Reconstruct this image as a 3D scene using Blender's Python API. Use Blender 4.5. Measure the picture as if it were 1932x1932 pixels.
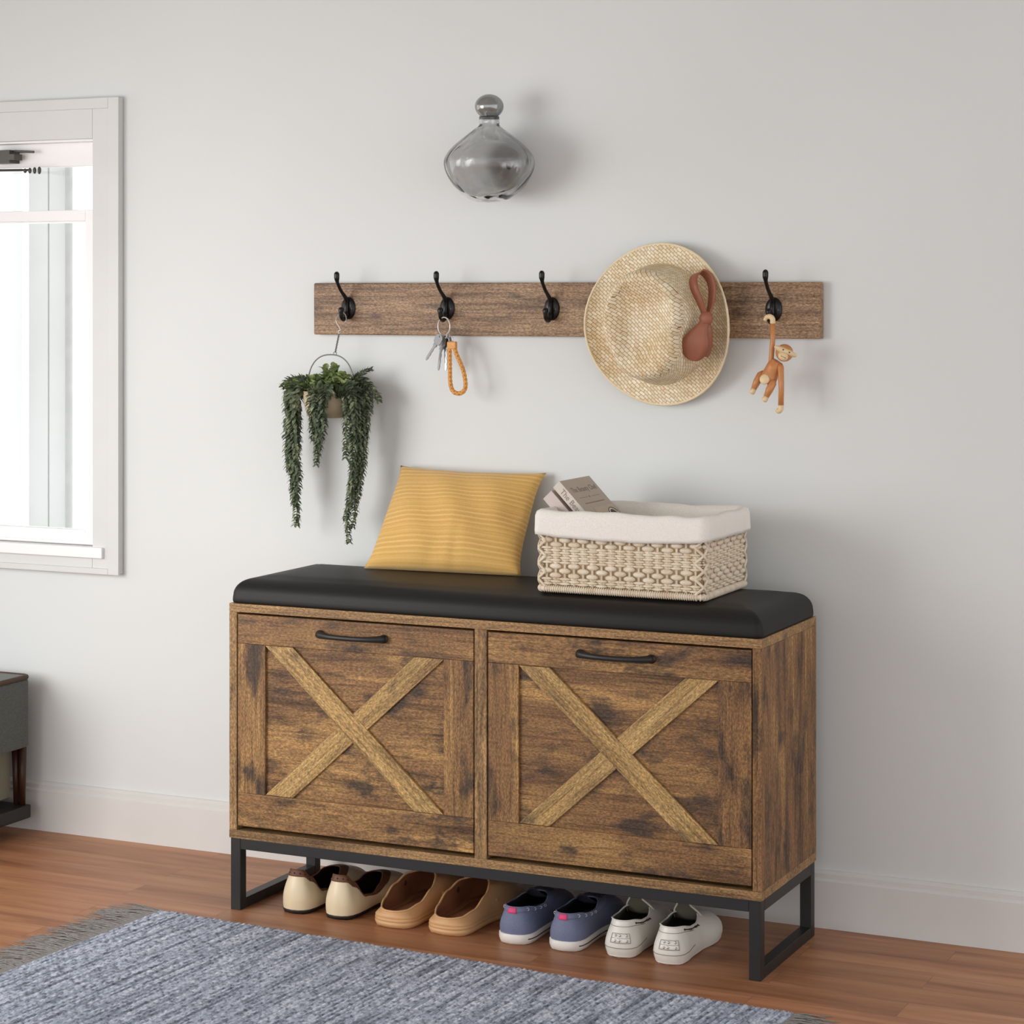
import bpy, bmesh, math, random
from mathutils import Vector, Matrix, noise as mnoise
R = math.radians
random.seed(7)
for o in list(bpy.data.objects): bpy.data.objects.remove(o)
scene = bpy.context.scene
C = scene.collection

# ------------------------------------------------------------------ camera
cam_d = bpy.data.cameras.new('camera'); cam = bpy.data.objects.new('camera', cam_d); C.objects.link(cam)
cam_d.sensor_width = 36; cam_d.sensor_fit = 'HORIZONTAL'; cam_d.lens = 4220.4/1932*36
cam_d.shift_y = -(966-554.7)/1932
cam_d.clip_start = 0.05; cam_d.clip_end = 200
cam.location = (2.1592, -3.4068, 1.1005); cam.rotation_euler = (R(90), 0, 0.4391)
scene.camera = cam
# ------------------------------------------------------------------ world, lights, exposure
w = bpy.data.worlds.new('world'); scene.world = w; w.use_nodes = True
nt = w.node_tree; bg = nt.nodes['Background']
tcw = nt.nodes.new('ShaderNodeTexCoord'); sep = nt.nodes.new('ShaderNodeSeparateXYZ')
mr = nt.nodes.new('ShaderNodeMapRange'); cr = nt.nodes.new('ShaderNodeValToRGB')
nt.links.new(tcw.outputs['Generated'], sep.inputs[0])
zs = nt.nodes.new('ShaderNodeMath'); zs.operation = 'MULTIPLY_ADD'; zs.inputs[1].default_value = -0.45
nt.links.new(sep.outputs['Z'], zs.inputs[0]); nt.links.new(sep.outputs['Y'], zs.inputs[2]); nt.links.new(zs.outputs[0], mr.inputs['Value'])
mr.inputs['From Min'].default_value = -1; mr.inputs['From Max'].default_value = 1
nt.links.new(mr.outputs[0], cr.inputs[0]); nt.links.new(cr.outputs[0], bg.inputs['Color'])
cr.color_ramp.elements[0].position = 0.25; cr.color_ramp.elements[0].color = (0.68, 0.69, 0.71, 1)
cr.color_ramp.elements[1].position = 0.75; cr.color_ramp.elements[1].color = (1.0, 1.0, 1.0, 1)
bg.inputs['Strength'].default_value = 2.15
def area(name, loc, target, sx, sy, power, col):
    d = bpy.data.lights.new(name, 'AREA'); d.shape = 'RECTANGLE'; d.size = sx; d.size_y = sy
    d.energy = power; d.color = col; d.spread = R(95)
    o = bpy.data.objects.new(name, d); C.objects.link(o); o.location = loc
    o.rotation_euler = (Vector(target)-Vector(loc)).to_track_quat('-Z', 'Y').to_euler()
    return o
area('window_daylight', (-0.95, -1.55, 0.98), (0.0, 0.34, 0.50), 1.1, 1.1, 8.5, (1.0, 0.99, 0.97))
scene.view_settings.view_transform = 'Standard'; scene.view_settings.look = 'None'
scene.view_settings.exposure = 0.0; scene.view_settings.gamma = 1.0
scene.view_settings.use_curve_mapping = False

# ------------------------------------------------------------------ materials
MATS = {}
def srgb(r, g, b):
    f = lambda c: (c/255/12.92) if c/255 <= 0.04045 else ((c/255+0.055)/1.055)**2.4
    return (f(r), f(g), f(b), 1)
def newmat(name):
    m = bpy.data.materials.new(name); m.use_nodes = True
    return m, m.node_tree, m.node_tree.nodes['Principled BSDF']
def N(nt, t, **kw):
    n = nt.nodes.new(t)
    for k, v in kw.items():
        if k in n.inputs: n.inputs[k].default_value = v
        else: setattr(n, k, v)
    return n
def ramp(nt, fac, stops):
    n = nt.nodes.new('ShaderNodeValToRGB'); e = n.color_ramp.elements
    e[0].position, e[0].color = stops[0]; e[1].position, e[1].color = stops[-1]
    for p, c in stops[1:-1]:
        x = e.new(p); x.color = c
    nt.links.new(fac, n.inputs[0]); return n.outputs[0]
def coords(nt, scale, rnd=False, kind='Object', rot=(0,0,0)):
    tc = nt.nodes.new('ShaderNodeTexCoord'); out = tc.outputs[kind]
    if rnd:
        oi = nt.nodes.new('ShaderNodeObjectInfo'); mu = N(nt, 'ShaderNodeMath', operation='MULTIPLY'); mu.inputs[1].default_value = 37.0
        nt.links.new(oi.outputs['Random'], mu.inputs[0])
        va = N(nt, 'ShaderNodeVectorMath', operation='ADD'); nt.links.new(out, va.inputs[0]); nt.links.new(mu.outputs[0], va.inputs[1]); out = va.outputs[0]
    mp = nt.nodes.new('ShaderNodeMapping'); mp.inputs['Scale'].default_value = scale; mp.inputs['Rotation'].default_value = rot
    nt.links.new(out, mp.inputs[0]); return mp.outputs[0]
def noise(nt, vec, scale=1, detail=4, rough=0.55, dist=0):
    n = N(nt, 'ShaderNodeTexNoise'); n.inputs['Scale'].default_value = scale; n.inputs['Detail'].default_value = detail
    n.inputs['Roughness'].default_value = rough; n.inputs['Distortion'].default_value = dist
    nt.links.new(vec, n.inputs['Vector']); return n.outputs['Fac']
def mix(nt, a, b, fac, mode='MIX'):
    n = N(nt, 'ShaderNodeMix', data_type='RGBA', blend_type=mode)
    for s, v in ((n.inputs[6], a), (n.inputs[7], b), (n.inputs[0], fac)):
        if hasattr(v, 'is_linked') or hasattr(v, 'links'): nt.links.new(v, s)
        else: s.default_value = v
    return n.outputs[2]
def bump(nt, bsdf, h, strength=0.3, dist=0.001):
    b = N(nt, 'ShaderNodeBump'); b.inputs['Strength'].default_value = strength; b.inputs['Distance'].default_value = dist
    nt.links.new(h, b.inputs['Height']); nt.links.new(b.outputs[0], bsdf.inputs['Normal'])
def plain(name, col, rough=0.5, metal=0, var=0.08, nscale=40, bmp=0.1, bd=0.0005, spec=0.5, coat=0):
    m, nt, b = newmat(name)
    n = noise(nt, coords(nt, (1,1,1)), nscale, 5)
    lo = tuple(c*(1-var) for c in col[:3])+(1,); hi = tuple(min(1, c*(1+var)) for c in col[:3])+(1,)
    nt.links.new(ramp(nt, n, [(0.3, lo), (0.7, hi)]), b.inputs['Base Color'])
    b.inputs['Roughness'].default_value = rough; b.inputs['Metallic'].default_value = metal
    b.inputs['Specular IOR Level'].default_value = spec; b.inputs['Coat Weight'].default_value = coat
    if bmp: bump(nt, b, n, bmp, bd)
    MATS[name] = m; return m
def wood(name, dark, mid, light, knot, gx=2.2, gy=26, knots=0.5, rough=0.5, spec=0.3):
    m, nt, b = newmat(name)
    g = noise(nt, coords(nt, (gx, gy, gy), True), 1.0, 7, 0.62, 0.6)
    c = ramp(nt, g, [(0.30, dark), (0.47, mid), (0.56, mid), (0.72, light)])
    # broad patches of pale and dark stain
    p = noise(nt, coords(nt, (3.2, 9, 9), True), 1.3, 3, 0.5, 0.4)
    c = mix(nt, c, light, ramp(nt, p, [(0.52, (0,0,0,1)), (0.72, (0.55,0.55,0.55,1))]))
    k = noise(nt, coords(nt, (5.5, 13, 13), True), 1.7, 4, 0.6, 0.2)
    kk = 0.66-0.10*knots
    c = mix(nt, c, knot, ramp(nt, k, [(kk-0.04, (0,0,0,1)), (kk+0.09, (0.85,0.85,0.85,1))]))
    s = noise(nt, coords(nt, (170, 430, 430), True), 1.0, 3, 0.75)
    fl = noise(nt, coords(nt, (9, 210, 210), True), 1.0, 3, 0.6, 0.3)
    c = mix(nt, c, ramp(nt, fl, [(0.34, (0.50,0.46,0.43,1)), (0.48, (1,1,1,1)), (0.66, (1.25,1.22,1.15,1))]), 0.75, 'MULTIPLY')
    c = mix(nt, c, ramp(nt, s, [(0.36, (0.42,0.38,0.34,1)), (0.52, (1,1,1,1)), (0.66, (1.75,1.68,1.5,1))]), 0.8, 'MULTIPLY')
    nt.links.new(c, b.inputs['Base Color'])
    b.inputs['Roughness'].default_value = rough; b.inputs['Specular IOR Level'].default_value = spec
    bump(nt, b, s, 0.25, 0.0006)
    MATS[name] = m; return m

W_DOOR = wood('rustic_board', srgb(76,54,38), srgb(132,98,64), srgb(188,148,92), srgb(60,50,44), knots=1.1)
W_CASE = wood('rustic_case', srgb(100,76,52), srgb(150,118,80), srgb(184,150,104), srgb(96,78,60), knots=0.2)
W_SLAT = wood('pale_brace', srgb(124,96,62), srgb(170,138,88), srgb(196,164,112), srgb(92,72,52), gy=34, knots=0.35)
W_RAIL = wood('greyed_rail', srgb(94,74,58), srgb(146,119,94), srgb(184,156,124), srgb(76,66,60), gx=3, gy=40, knots=0.5)

def wall_mat():
    m, nt, b = newmat('painted_plaster')
    n = noise(nt, coords(nt, (1,1,1)), 60, 6); n2 = noise(nt, coords(nt, (1,1,1)), 1.6, 3)
    c = ramp(nt, n2, [(0.35, (0.705,0.73,0.722,1)), (0.65, (0.725,0.75,0.742,1))])
    nt.links.new(c, b.inputs['Base Color']); b.inputs['Roughness'].default_value = 0.75; b.inputs['Specular IOR Level'].default_value = 0.25
    bump(nt, b, n, 0.05, 0.0006); return m
M_WALL = wall_mat()
M_TRIM = plain('white_trim_paint', (0.70,0.69,0.665,1), 0.5, var=0.02, nscale=8, bmp=0.03)
M_CASING = plain('casing_paint', (0.655,0.665,0.65,1), 0.5, var=0.03, nscale=6, bmp=0.03)
M_SASH = plain('sash_paint', (0.88,0.88,0.88,1), 0.4, var=0.01, nscale=6, bmp=0.0)
def floor_mat():
    m, nt, b = newmat('wood_floor')
    v = coords(nt, (1,1,1))
    br = N(nt, 'ShaderNodeTexBrick'); br.offset = 0.37; br.squash = 1.0
    br.inputs['Color1'].default_value = (0.0,0,0,1); br.inputs['Color2'].default_value = (1,1,1,1); br.inputs['Mortar'].default_value = (0.5,0.5,0.5,1)
    br.inputs['Scale'].default_value = 1; br.inputs['Mortar Size'].default_value = 0.0007; br.inputs['Mortar Smooth'].default_value = 0.4
    br.inputs['Brick Width'].default_value = 0.62; br.inputs['Row Height'].default_value = 0.075; br.inputs['Bias'].default_value = 0
    nt.links.new(v, br.inputs['Vector'])
    bw = N(nt, 'ShaderNodeVectorMath', operation='MULTIPLY_ADD'); nt.links.new(br.outputs['Color'], bw.inputs[0]); bw.inputs[1].default_value = (7,13,3); nt.links.new(v, bw.inputs[2])
    mp = nt.nodes.new('ShaderNodeMapping'); mp.inputs['Scale'].default_value = (2.2, 26, 26); nt.links.new(bw.outputs[0], mp.inputs[0])
    g = noise(nt, mp.outputs[0], 1, 6, 0.6, 0.5)
    c = ramp(nt, g, [(0.26, srgb(130,84,58)), (0.5, srgb(174,121,86)), (0.76, srgb(196,146,108))])
    c = mix(nt, c, ramp(nt, br.outputs['Color'], [(0.0, (0.86,0.84,0.82,1)), (1.0, (1.1,1.08,1.06,1))]), 0.8, 'MULTIPLY')
    c = mix(nt, c, srgb(108,70,52), ramp(nt, br.outputs['Fac'], [(0, (0,0,0,1)), (1, (0.6,0.6,0.6,1))]))
    nt.links.new(c, b.inputs['Base Color']); b.inputs['Roughness'].default_value = 0.42; b.inputs['Specular IOR Level'].default_value = 0.35
    bump(nt, b, g, 0.08, 0.0006); return m
M_FLOOR = floor_mat()
M_BLACK = plain('black_steel', srgb(38,37,36), 0.45, 0.2, var=0.08, nscale=200, bmp=0.08)
M_HOOK = plain('black_enamel', srgb(18,17,17), 0.3, 0.3, bmp=0)
M_CUSH = plain('black_leatherette', srgb(33,32,31), 0.5, var=0.06, nscale=420, bmp=0.12, bd=0.0004, spec=0.22)
M_CHROME = plain('steel', (0.62,0.62,0.60,1), 0.22, 1.0, bmp=0)
M_KEY = plain('nickel', (0.33,0.33,0.33,1), 0.32, 0.9, bmp=0.05, nscale=300)
M_BRASSDARK = plain('grey_wire', srgb(120,120,118), 0.4, 0.6, bmp=0)
M_SILVER = plain('silver_wire', srgb(205,200,195), 0.3, 0.5, bmp=0)

# ------------------------------------------------------------------ object helpers
def wm(o):
    if o.parent is None: return o.matrix_basis.copy()
    return wm(o.parent) @ o.matrix_parent_inverse @ o.matrix_basis
def link(o, parent=None):
    C.objects.link(o)
    if parent is not None:
        o.parent = parent; o.matrix_parent_inverse = wm(parent).inverted()
    return o
def tag(o, label=None, cat=None, group=None, kind=None):
    if label: o['label'] = label
    if cat: o['category'] = cat
    if group: o['group'] = group
    if kind: o['kind'] = kind
    return o
def thing(name, label, cat, loc, group=None):
    o = bpy.data.objects.new(name, None); o.empty_display_size = 0.02; C.objects.link(o); o.location = loc
    return tag(o, label, cat, group)
class MB:
    def __init__(s): s.v = []; s.f = []
    def add(s, v, f, M=None):
        n = len(s.v); s.v += [tuple(M @ Vector(p)) if M else tuple(p) for p in v]; s.f += [tuple(i+n for i in q) for q in f]; return s
    def box(s, a, b, M=None):
        x0,y0,z0 = a; x1,y1,z1 = b
        return s.add([(x0,y0,z0),(x1,y0,z0),(x1,y1,z0),(x0,y1,z0),(x0,y0,z1),(x1,y0,z1),(x1,y1,z1),(x0,y1,z1)],
                     [(0,3,2,1),(4,5,6,7),(0,1,5,4),(1,2,6,5),(2,3,7,6),(3,0,4,7)], M)
    def tube(s, pts, r, seg=8, closed=False, flat=1.0, caps=True, up=None):
        pts = [Vector(p) for p in pts]; n = len(pts)
        rad = r if isinstance(r, (list, tuple)) else [r]*n
        vs = []; prev = None
        for i in range(n):
            if closed: t = pts[(i+1) % n]-pts[i-1]
            else: t = pts[min(i+1, n-1)]-pts[max(i-1, 0)]
            t.normalize()
            if prev is None:
                a = Vector(up) if up else (Vector((0,0,1)) if abs(t.z) < 0.9 else Vector((0,1,0)))
            else: a = prev
            a = (a-t*a.dot(t)).normalized(); prev = a; bb = t.cross(a)
            for k in range(seg):
                th = 2*math.pi*k/seg
                vs.append(pts[i]+a*math.cos(th)*rad[i]*flat+bb*math.sin(th)*rad[i])
        fs = []
        for i in range(n if closed else n-1):
            j = (i+1) % n
            for k in range(seg):
                l = (k+1) % seg; fs.append((i*seg+k, i*seg+l, j*seg+l, j*seg+k))
        if caps and not closed:
            fs.append(tuple(range(seg-1, -1, -1))); fs.append(tuple((n-1)*seg+k for k in range(seg)))
        return s.add(vs, fs)
    def lathe(s, prof, seg=32, M=None):
        vs = []; fs = []
        for r, z in prof:
            for k in range(seg):
                a = 2*math.pi*k/seg; vs.append((r*math.cos(a), r*math.sin(a), z))
        for i in range(len(prof)-1):
            for k in range(seg):
                l = (k+1) % seg; fs.append((i*seg+k, i*seg+l, (i+1)*seg+l, (i+1)*seg+k))
        return s.add(vs, fs, M)
    def ell(s, c, r, nu=10, nv=6, M=None):
        vs = [(0,0,-1)]; fs = []
        for j in range(1, nv):
            ph = -math.pi/2+math.pi*j/nv
            for k in range(nu):
                a = 2*math.pi*k/nu; vs.append((math.cos(ph)*math.cos(a), math.cos(ph)*math.sin(a), math.sin(ph)))
        vs.append((0,0,1)); last = len(vs)-1
        for k in range(nu):
            l = (k+1) % nu
            fs.append((0, 1+l, 1+k)); fs.append((last, 1+(nv-2)*nu+k, 1+(nv-2)*nu+l))
            for j in range(nv-2): fs.append((1+j*nu+k, 1+j*nu+l, 1+(j+1)*nu+l, 1+(j+1)*nu+k))
        c = Vector(c); Ms = Matrix.Diagonal((r[0], r[1], r[2], 1))
        return s.add(vs, fs, Matrix.Translation(c) @ (M.to_4x4() if M else Matrix()) @ Ms)
    def grid(s, fn, nu, nv, closeu=False, closev=False):
        vs = [fn(i/(nu if closeu else nu-1), j/(nv if closev else nv-1)) for j in range(nv) for i in range(nu)]
        fs = []
        for j in range(nv if closev else nv-1):
            for i in range(nu if closeu else nu-1):
                i2 = (i+1) % nu; j2 = (j+1) % nv
                fs.append((j*nu+i, j*nu+i2, j2*nu+i2, j2*nu+i))
        return s.add(vs, fs)
    def build(s, name, mat, parent=None, smooth=True, bevel=0, segs=2, center=True, subsurf=0, fix=True, solid=0, label=None):
        me = bpy.data.meshes.new(name)
        c = Vector((0,0,0))
        if center and s.v:
            c = Vector([(min(v[i] for v in s.v)+max(v[i] for v in s.v))/2 for i in range(3)])
        me.from_pydata([tuple(Vector(v)-c) for v in s.v], [], s.f)
        if fix or bevel:
            bm = bmesh.new(); bm.from_mesh(me)
            if bevel: bmesh.ops.bevel(bm, geom=list(bm.edges), offset=bevel, segments=segs, affect='EDGES', profile=0.5)
            if fix: bmesh.ops.recalc_face_normals(bm, faces=bm.faces)
            bm.to_mesh(me); bm.free()
        me.materials.append(mat)
        me.polygons.foreach_set('use_smooth', [smooth]*len(me.polygons))
        if smooth and bevel:
            pass
        o = bpy.data.objects.new(name, me); o.location = c; link(o, parent)
        if solid:
            md = o.modifiers.new('thickness', 'SOLIDIFY'); md.thickness = solid; md.offset = 0
        if subsurf:
            md = o.modifiers.new('subdivision', 'SUBSURF'); md.levels = subsurf; md.render_levels = subsurf
        if label: o['label'] = label
        return o
def board(name, a, b, mat, parent=None, grain='x', bevel=0.0008):
    """box with its grain along the local x axis"""
    a = Vector(a); b = Vector(b); c = (a+b)/2; d = (b-a)/2
    if grain == 'x': rot = Matrix(); e = d
    elif grain == 'z': rot = Matrix.Rotation(R(-90), 4, 'Y'); e = Vector((d.z, d.y, d.x))
    else: rot = Matrix.Rotation(R(90), 4, 'Z'); e = Vector((d.y, d.x, d.z))
    o = MB().box(-e, e).build(name, mat, None, smooth=False, bevel=bevel, center=False)
    o.matrix_basis = Matrix.Translation(c) @ rot
    if parent is not None:
        o.parent = parent; o.matrix_parent_inverse = wm(parent).inverted()
    return o
def box(name, a, b, mat, parent=None, bevel=0.001, segs=1):
    return MB().box(a, b).build(name, mat, parent, smooth=False, bevel=bevel, segs=segs)
def struct(o): o['kind'] = 'structure'; return o
def text_mesh(name, body, size, mat, parent, M, ext=0.0002, align='LEFT'):
    cu = bpy.data.curves.new(name, 'FONT'); cu.body = body; cu.size = size; cu.extrude = ext; cu.align_x = align
    t = bpy.data.objects.new(name, cu); C.objects.link(t)
    dg = bpy.context.evaluated_depsgraph_get(); me = bpy.data.meshes.new_from_object(t.evaluated_get(dg))
    bpy.data.objects.remove(t); bpy.data.curves.remove(cu)
    me.materials.clear(); me.materials.append(mat)
    o = bpy.data.objects.new(name, me); o.matrix_basis = M; C.objects.link(o)
    o.parent = parent; o.matrix_parent_inverse = wm(parent).inverted(); return o
def bez(p0, p1, p2, p3, n):
    p0, p1, p2, p3 = map(Vector, (p0, p1, p2, p3)); out = []
    for i in range(n):
        t = i/(n-1); out.append(p0*(1-t)**3+p1*3*t*(1-t)**2+p2*3*t*t*(1-t)+p3*t**3)
    return out
def catmull(pts, n):
    P = [Vector(p) for p in pts]; P = [P[0]*2-P[1]]+P+[P[-1]*2-P[-2]]; out = []
    for i in range(1, len(P)-2):
        for k in range(n):
            t = k/n
            out.append(0.5*((2*P[i])+(P[i+1]-P[i-1])*t+(2*P[i-1]-5*P[i]+4*P[i+1]-P[i+2])*t*t+(3*P[i]-P[i-1]-3*P[i+1]+P[i+2])*t**3))
    out.append(P[-2]); return out
def sstep(a, b, x):
    t = max(0, min(1, (x-a)/(b-a))); return t*t*(3-2*t)

# ================================================================== the room
WY = 0.347            # wall face
WX0, WX1, WZ0, WZ1 = -1.39, -0.5365, 0.56, 1.4155      # window opening
f = MB(); f.box((-3.6,-4.6,-0.05),(3.6,WY+0.15,0)); struct(f.build('floor', M_FLOOR, smooth=False, center=False))
f = MB()
f.box((-3.6,WY,0),(WX0,WY+0.15,2.08)); f.box((WX1,WY,0),(3.6,WY+0.15,2.08))
f.box((WX0,WY,0),(WX1,WY+0.15,WZ0)); f.box((WX0,WY,WZ1),(WX1,WY+0.15,2.08))
struct(f.build('wall_back', M_WALL, smooth=False, center=False))
struct(MB().box((-3.6,-4.6,2.08),(3.6,WY+0.15,2.18)).build('added_ceiling', plain('ceiling_paint', (0.55,0.55,0.54,1), 0.8, var=0.01, bmp=0), smooth=False, center=False))  # unseen low ceiling, added to block world light and darken the upper wall
# baseboard: tall flat board with a small stepped cap
prof = [(WY,0),(WY-0.012,0),(WY-0.012,0.082),(WY-0.0085,0.086),(WY-0.0085,0.094),(WY-0.004,0.099),(WY,0.1)]
f = MB(); f.add([(-3.6,y,z) for y,z in prof]+[(3.6,y,z) for y,z in prof], [(i,i+1,i+8,i+7) for i in range(6)]+[tuple(range(7)), tuple(range(13,6,-1))])
struct(f.build('baseboard_back', M_TRIM, smooth=False))
# ------------------------------------------------------------------ window
win = bpy.data.objects.new('window_1', None); C.objects.link(win); win.location = (-0.93, WY, 0.54); struct(win)
def frame(mb, x0, x1, z0, z1, wd, y0, y1, wt=None, wb=None):
    wt = wd if wt is None else wt; wb = wd if wb is None else wb
    mb.box((x0,y0,z0),(x0+wd,y1,z1)); mb.box((x1-wd,y0,z0),(x1,y1,z1))
    mb.box((x0+wd,y0,z1-wt),(x1-wd,y1,z1)); mb.box((x0+wd,y0,z0),(x1-wd,y1,z0+wb)); return mb
f = MB(); frame(f, -1.456, -0.4705, 0.536, 1.4965, 0.066, WY-0.014, WY-0.0002, 0.081, 0.03)
f.build('window_frame', M_CASING, win, smooth=False, bevel=0.0015)
f = MB(); frame(f, -1.458, -0.4695, 0.534, 1.4975, 0.026, WY-0.019, WY-0.0142, 0.022, 0.012)
f.build('casing_edge', M_CASING, win, smooth=False, bevel=0.0012)
f = MB(); frame(f, WX0-0.004, WX1+0.0, 0.592, WZ1+0.0, 0.004, WY-0.002, WY+0.13)
f.build('jamb_lining', M_SASH, win, smooth=False)
f = MB(); f.box((-1.42,WY-0.022,0.566),(-0.508,WY+0.14,0.588)); f.build('window_sill', M_SASH, win, smooth=False, bevel=0.002)
f = MB(); frame(f, WX0, WX1-0.0005, 1.2475, WZ1, 0.028, WY+0.03, WY+0.055, 0.052, 0.020)
f.build('upper_sash', M_SASH, win, smooth=False, bevel=0.001)
f = MB(); frame(f, WX0, WX1-0.0005, 0.589, 1.272, 0.030, WY+0.004, WY+0.028, 0.022, 0.030)
f.build('lower_sash', M_SASH, win, smooth=False, bevel=0.001)
def glass_pane_mat():
    m, nt, b = newmat('window_glass'); b.inputs['Transmission Weight'].default_value = 1; b.inputs['Roughness'].default_value = 0; b.inputs['IOR'].default_value = 1.45
    b.inputs['Base Color'].default_value = (0.97,0.98,0.98,1)
    tr = nt.nodes.new('ShaderNodeBsdfTransparent'); gl = nt.nodes.new('ShaderNodeBsdfGlossy'); gl.inputs['Roughness'].default_value = 0.02
    fr = nt.nodes.new('ShaderNodeFresnel'); fr.inputs['IOR'].default_value = 1.35
    mx = nt.nodes.new('ShaderNodeMixShader'); nt.links.new(fr.outputs[0], mx.inputs[0]); nt.links.new(tr.outputs[0], mx.inputs[1]); nt.links.new(gl.outputs[0], mx.inputs[2])
    nt.links.new(mx.outputs[0], nt.nodes['Material Output'].inputs[0]); return m
M_PANE = glass_pane_mat()
f = MB(); f.box((WX0+0.02,WY+0.041,1.262),(WX1-0.02,WY+0.044,1.37)); f.build('upper_pane', M_PANE, win, smooth=False)
f = MB(); f.box((WX0+0.02,WY+0.014,0.61),(WX1-0.02,WY+0.017,1.256)); f.build('lower_pane', M_PANE, win, smooth=False)
M_DK = plain('dark_fitting', srgb(84,82,76), 0.5, 0.4, bmp=0)
f = MB(); f.box((-0.80,WY-0.004,1.372),(-0.752,WY+0.03,1.399)); f.box((-0.76,WY-0.006,1.378),(-0.738,WY+0.02,1.390)); f.tube([(-0.75,WY+0.01,1.397),(-0.70,WY+0.01,1.394)], 0.0025, 6)
f.build('window_latch', M_DK, win, smooth=False)
f = MB(); f.tube([(-1.2,WY-0.006,1.362),(-0.70,WY-0.006,1.356)], 0.0025, 8)
for i in range(4): f.ell((-0.71+0.012*i,WY-0.006,1.3545), (0.004,0.004,0.005+0.001*i), 8, 6)
f.build('stay_bar', M_DK, win, label='thin grey bar with small knobs')
# what stands outside
M_EXT = plain('outside_paint', (0.60,0.61,0.60,1), 0.6, var=0.05, nscale=5, bmp=0)
M_EXT2 = plain('outside_white', (0.85,0.86,0.86,1), 0.6, var=0.02, nscale=5, bmp=0)
t = thing('boarded_wall', 'pale grey boarded wall standing outdoors beyond the window glass', 'wall', (-1.15,1.0,-0.3))
f = MB()
for i in range(2): f.box((-1.205+i*0.060,1.0,-0.3),(-1.205+i*0.060+0.0575,1.04,1.62))
f.box((-1.385,1.0,-0.3),(-1.285,1.04,1.62))
f.build('boards', M_EXT, t, smooth=False, bevel=0.003)
f = MB(); f.tube([(-1.078,0.99,-0.3),(-1.078,0.99,1.62)], 0.009, 12); f.build('drain_pipe', plain('grey_pipe', (0.40,0.40,0.39,1), 0.6, bmp=0), t)
t = tag(MB().box((-1.270,0.96,-0.3),(-1.222,1.0,1.62)).build('porch_post', M_EXT2, smooth=False, bevel=0.003), 'square white porch post outdoors, seen through the window', 'post')

# ================================================================== shoe bench
bench = thing('shoe_bench', 'rustic brown farmhouse shoe bench with two flip doors, black padded seat and steel legs', 'bench', (0.5,0.145,0))
D = 0.289
board('top_panel', (0,0,0.5325),(1.0,D,0.5478), W_CASE, bench)
board('base_panel', (0,0,0.1285),(1.0,D,0.1435), W_CASE, bench)
board('side_panel', (0,0.0004,0.1436),(0.0155,D,0.5324), W_CASE, bench, 'z')
board('side_panel', (0.9845,0.0004,0.1436),(1.0,D,0.5324), W_DOOR, bench, 'z')
board('divider', (0.4886,0.0004,0.1436),(0.5114,D-0.01,0.5324), W_CASE, bench, 'z')
M_INT = plain('dark_interior', srgb(34,24,18), 0.8, bmp=0)
box('back_panel', (0.0157,D-0.008,0.1437),(0.9843,D-0.001,0.5323), M_INT, bench, bevel=0)
def door(x0, x1):
    z0, z1 = 0.1512, 0.5290
    zi0, zi1 = 0.2105, 0.4768; sw = 0.0567; yf = 0.0012; yp = 0.0068
    xi0, xi1 = x0+sw, x1-sw
    d = board('door', (x0,yp,z0),(x1,yp+0.012,z1), W_DOOR, bench)
    board('top_rail', (x0,yf,zi1+0.0003),(x1,yp-0.0001,z1), W_DOOR, d)
    board('bottom_rail', (x0,yf,z0),(x1,yp-0.0001,zi0-0.0003), W_DOOR, d)
    board('stile', (x0,yf,zi0),(xi0,yp-0.0001,zi1), W_DOOR, d, 'z')
    board('stile', (xi1,yf,zi0),(x1,yp-0.0001,zi1), W_DOOR, d, 'z')
    aw = 0.0565
    def brace(pt0, pt1, y0, y1):
        # parallelogram board: horizontal cut ends, grain along its length
        a = Vector((pt0[0],0,pt0[1])); b = Vector((pt1[0],0,pt1[1])); L = (b-a); ang = math.atan2(L.z, L.x)
        M = Matrix.Translation(((a.x+b.x+aw)/2, (y0+y1)/2, (a.z+b.z)/2)) @ Matrix.Rotation(-ang, 4, 'Y')
        Mi = M.inverted(); h = (y1-y0)/2
        q = [(a.x,a.z),(a.x+aw,a.z),(b.x+aw,b.z),(b.x,b.z)]
        vs = [Mi @ Vector((x,(y0+y1)/2-h,z)) for x,z in q]+[Mi @ Vector((x,(y0+y1)/2+h,z)) for x,z in q]
        o = MB().add(vs, [(0,1,2,3),(7,6,5,4),(0,4,5,1),(1,5,6,2),(2,6,7,3),(3,7,4,0)]).build('cross_brace', W_SLAT, None, smooth=False, bevel=0.0008, center=False)
        o.matrix_basis = M; o.parent = d; o.matrix_parent_inverse = wm(d).inverted()
    brace((xi0,zi1-0.0004),(xi1-aw,zi0+0.0004), yf-0.0002, yp-0.0001)
    # the brace running beneath is cut in two where the upper one crosses it
    ax, az, bx, bz = xi0, zi0+0.0004, xi1-aw, zi1-0.0004
    brace((ax,az),(bx,bz), yf+0.0012, yp-0.0001)
    cx = (x0+x1)/2; hz = 0.504
    h = MB(); n = 19; pts = []; rr = []
    for i in range(n):
        s = -1+2*i/(n-1); pts.append((cx+s*0.0655, yf-0.004-0.0155*(1-abs(s)**3.2), hz-0.0012*(1-s*s))); rr.append(0.0046+0.0026*abs(s)**4)
    h.tube(pts, rr, 12, flat=1.0)
    for s in (-1, 1):
        h.ell((cx+s*0.063,yf-0.0035,hz), (0.0085,0.0035,0.0078), 16, 8)
        h.ell((cx+s*0.0625,yf-0.0068,hz), (0.0042,0.0022,0.0042), 12, 6)
    h.build('handle', M_BLACK, d)
door(0.0175, 0.4862); door(0.5138, 0.9826)
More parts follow.
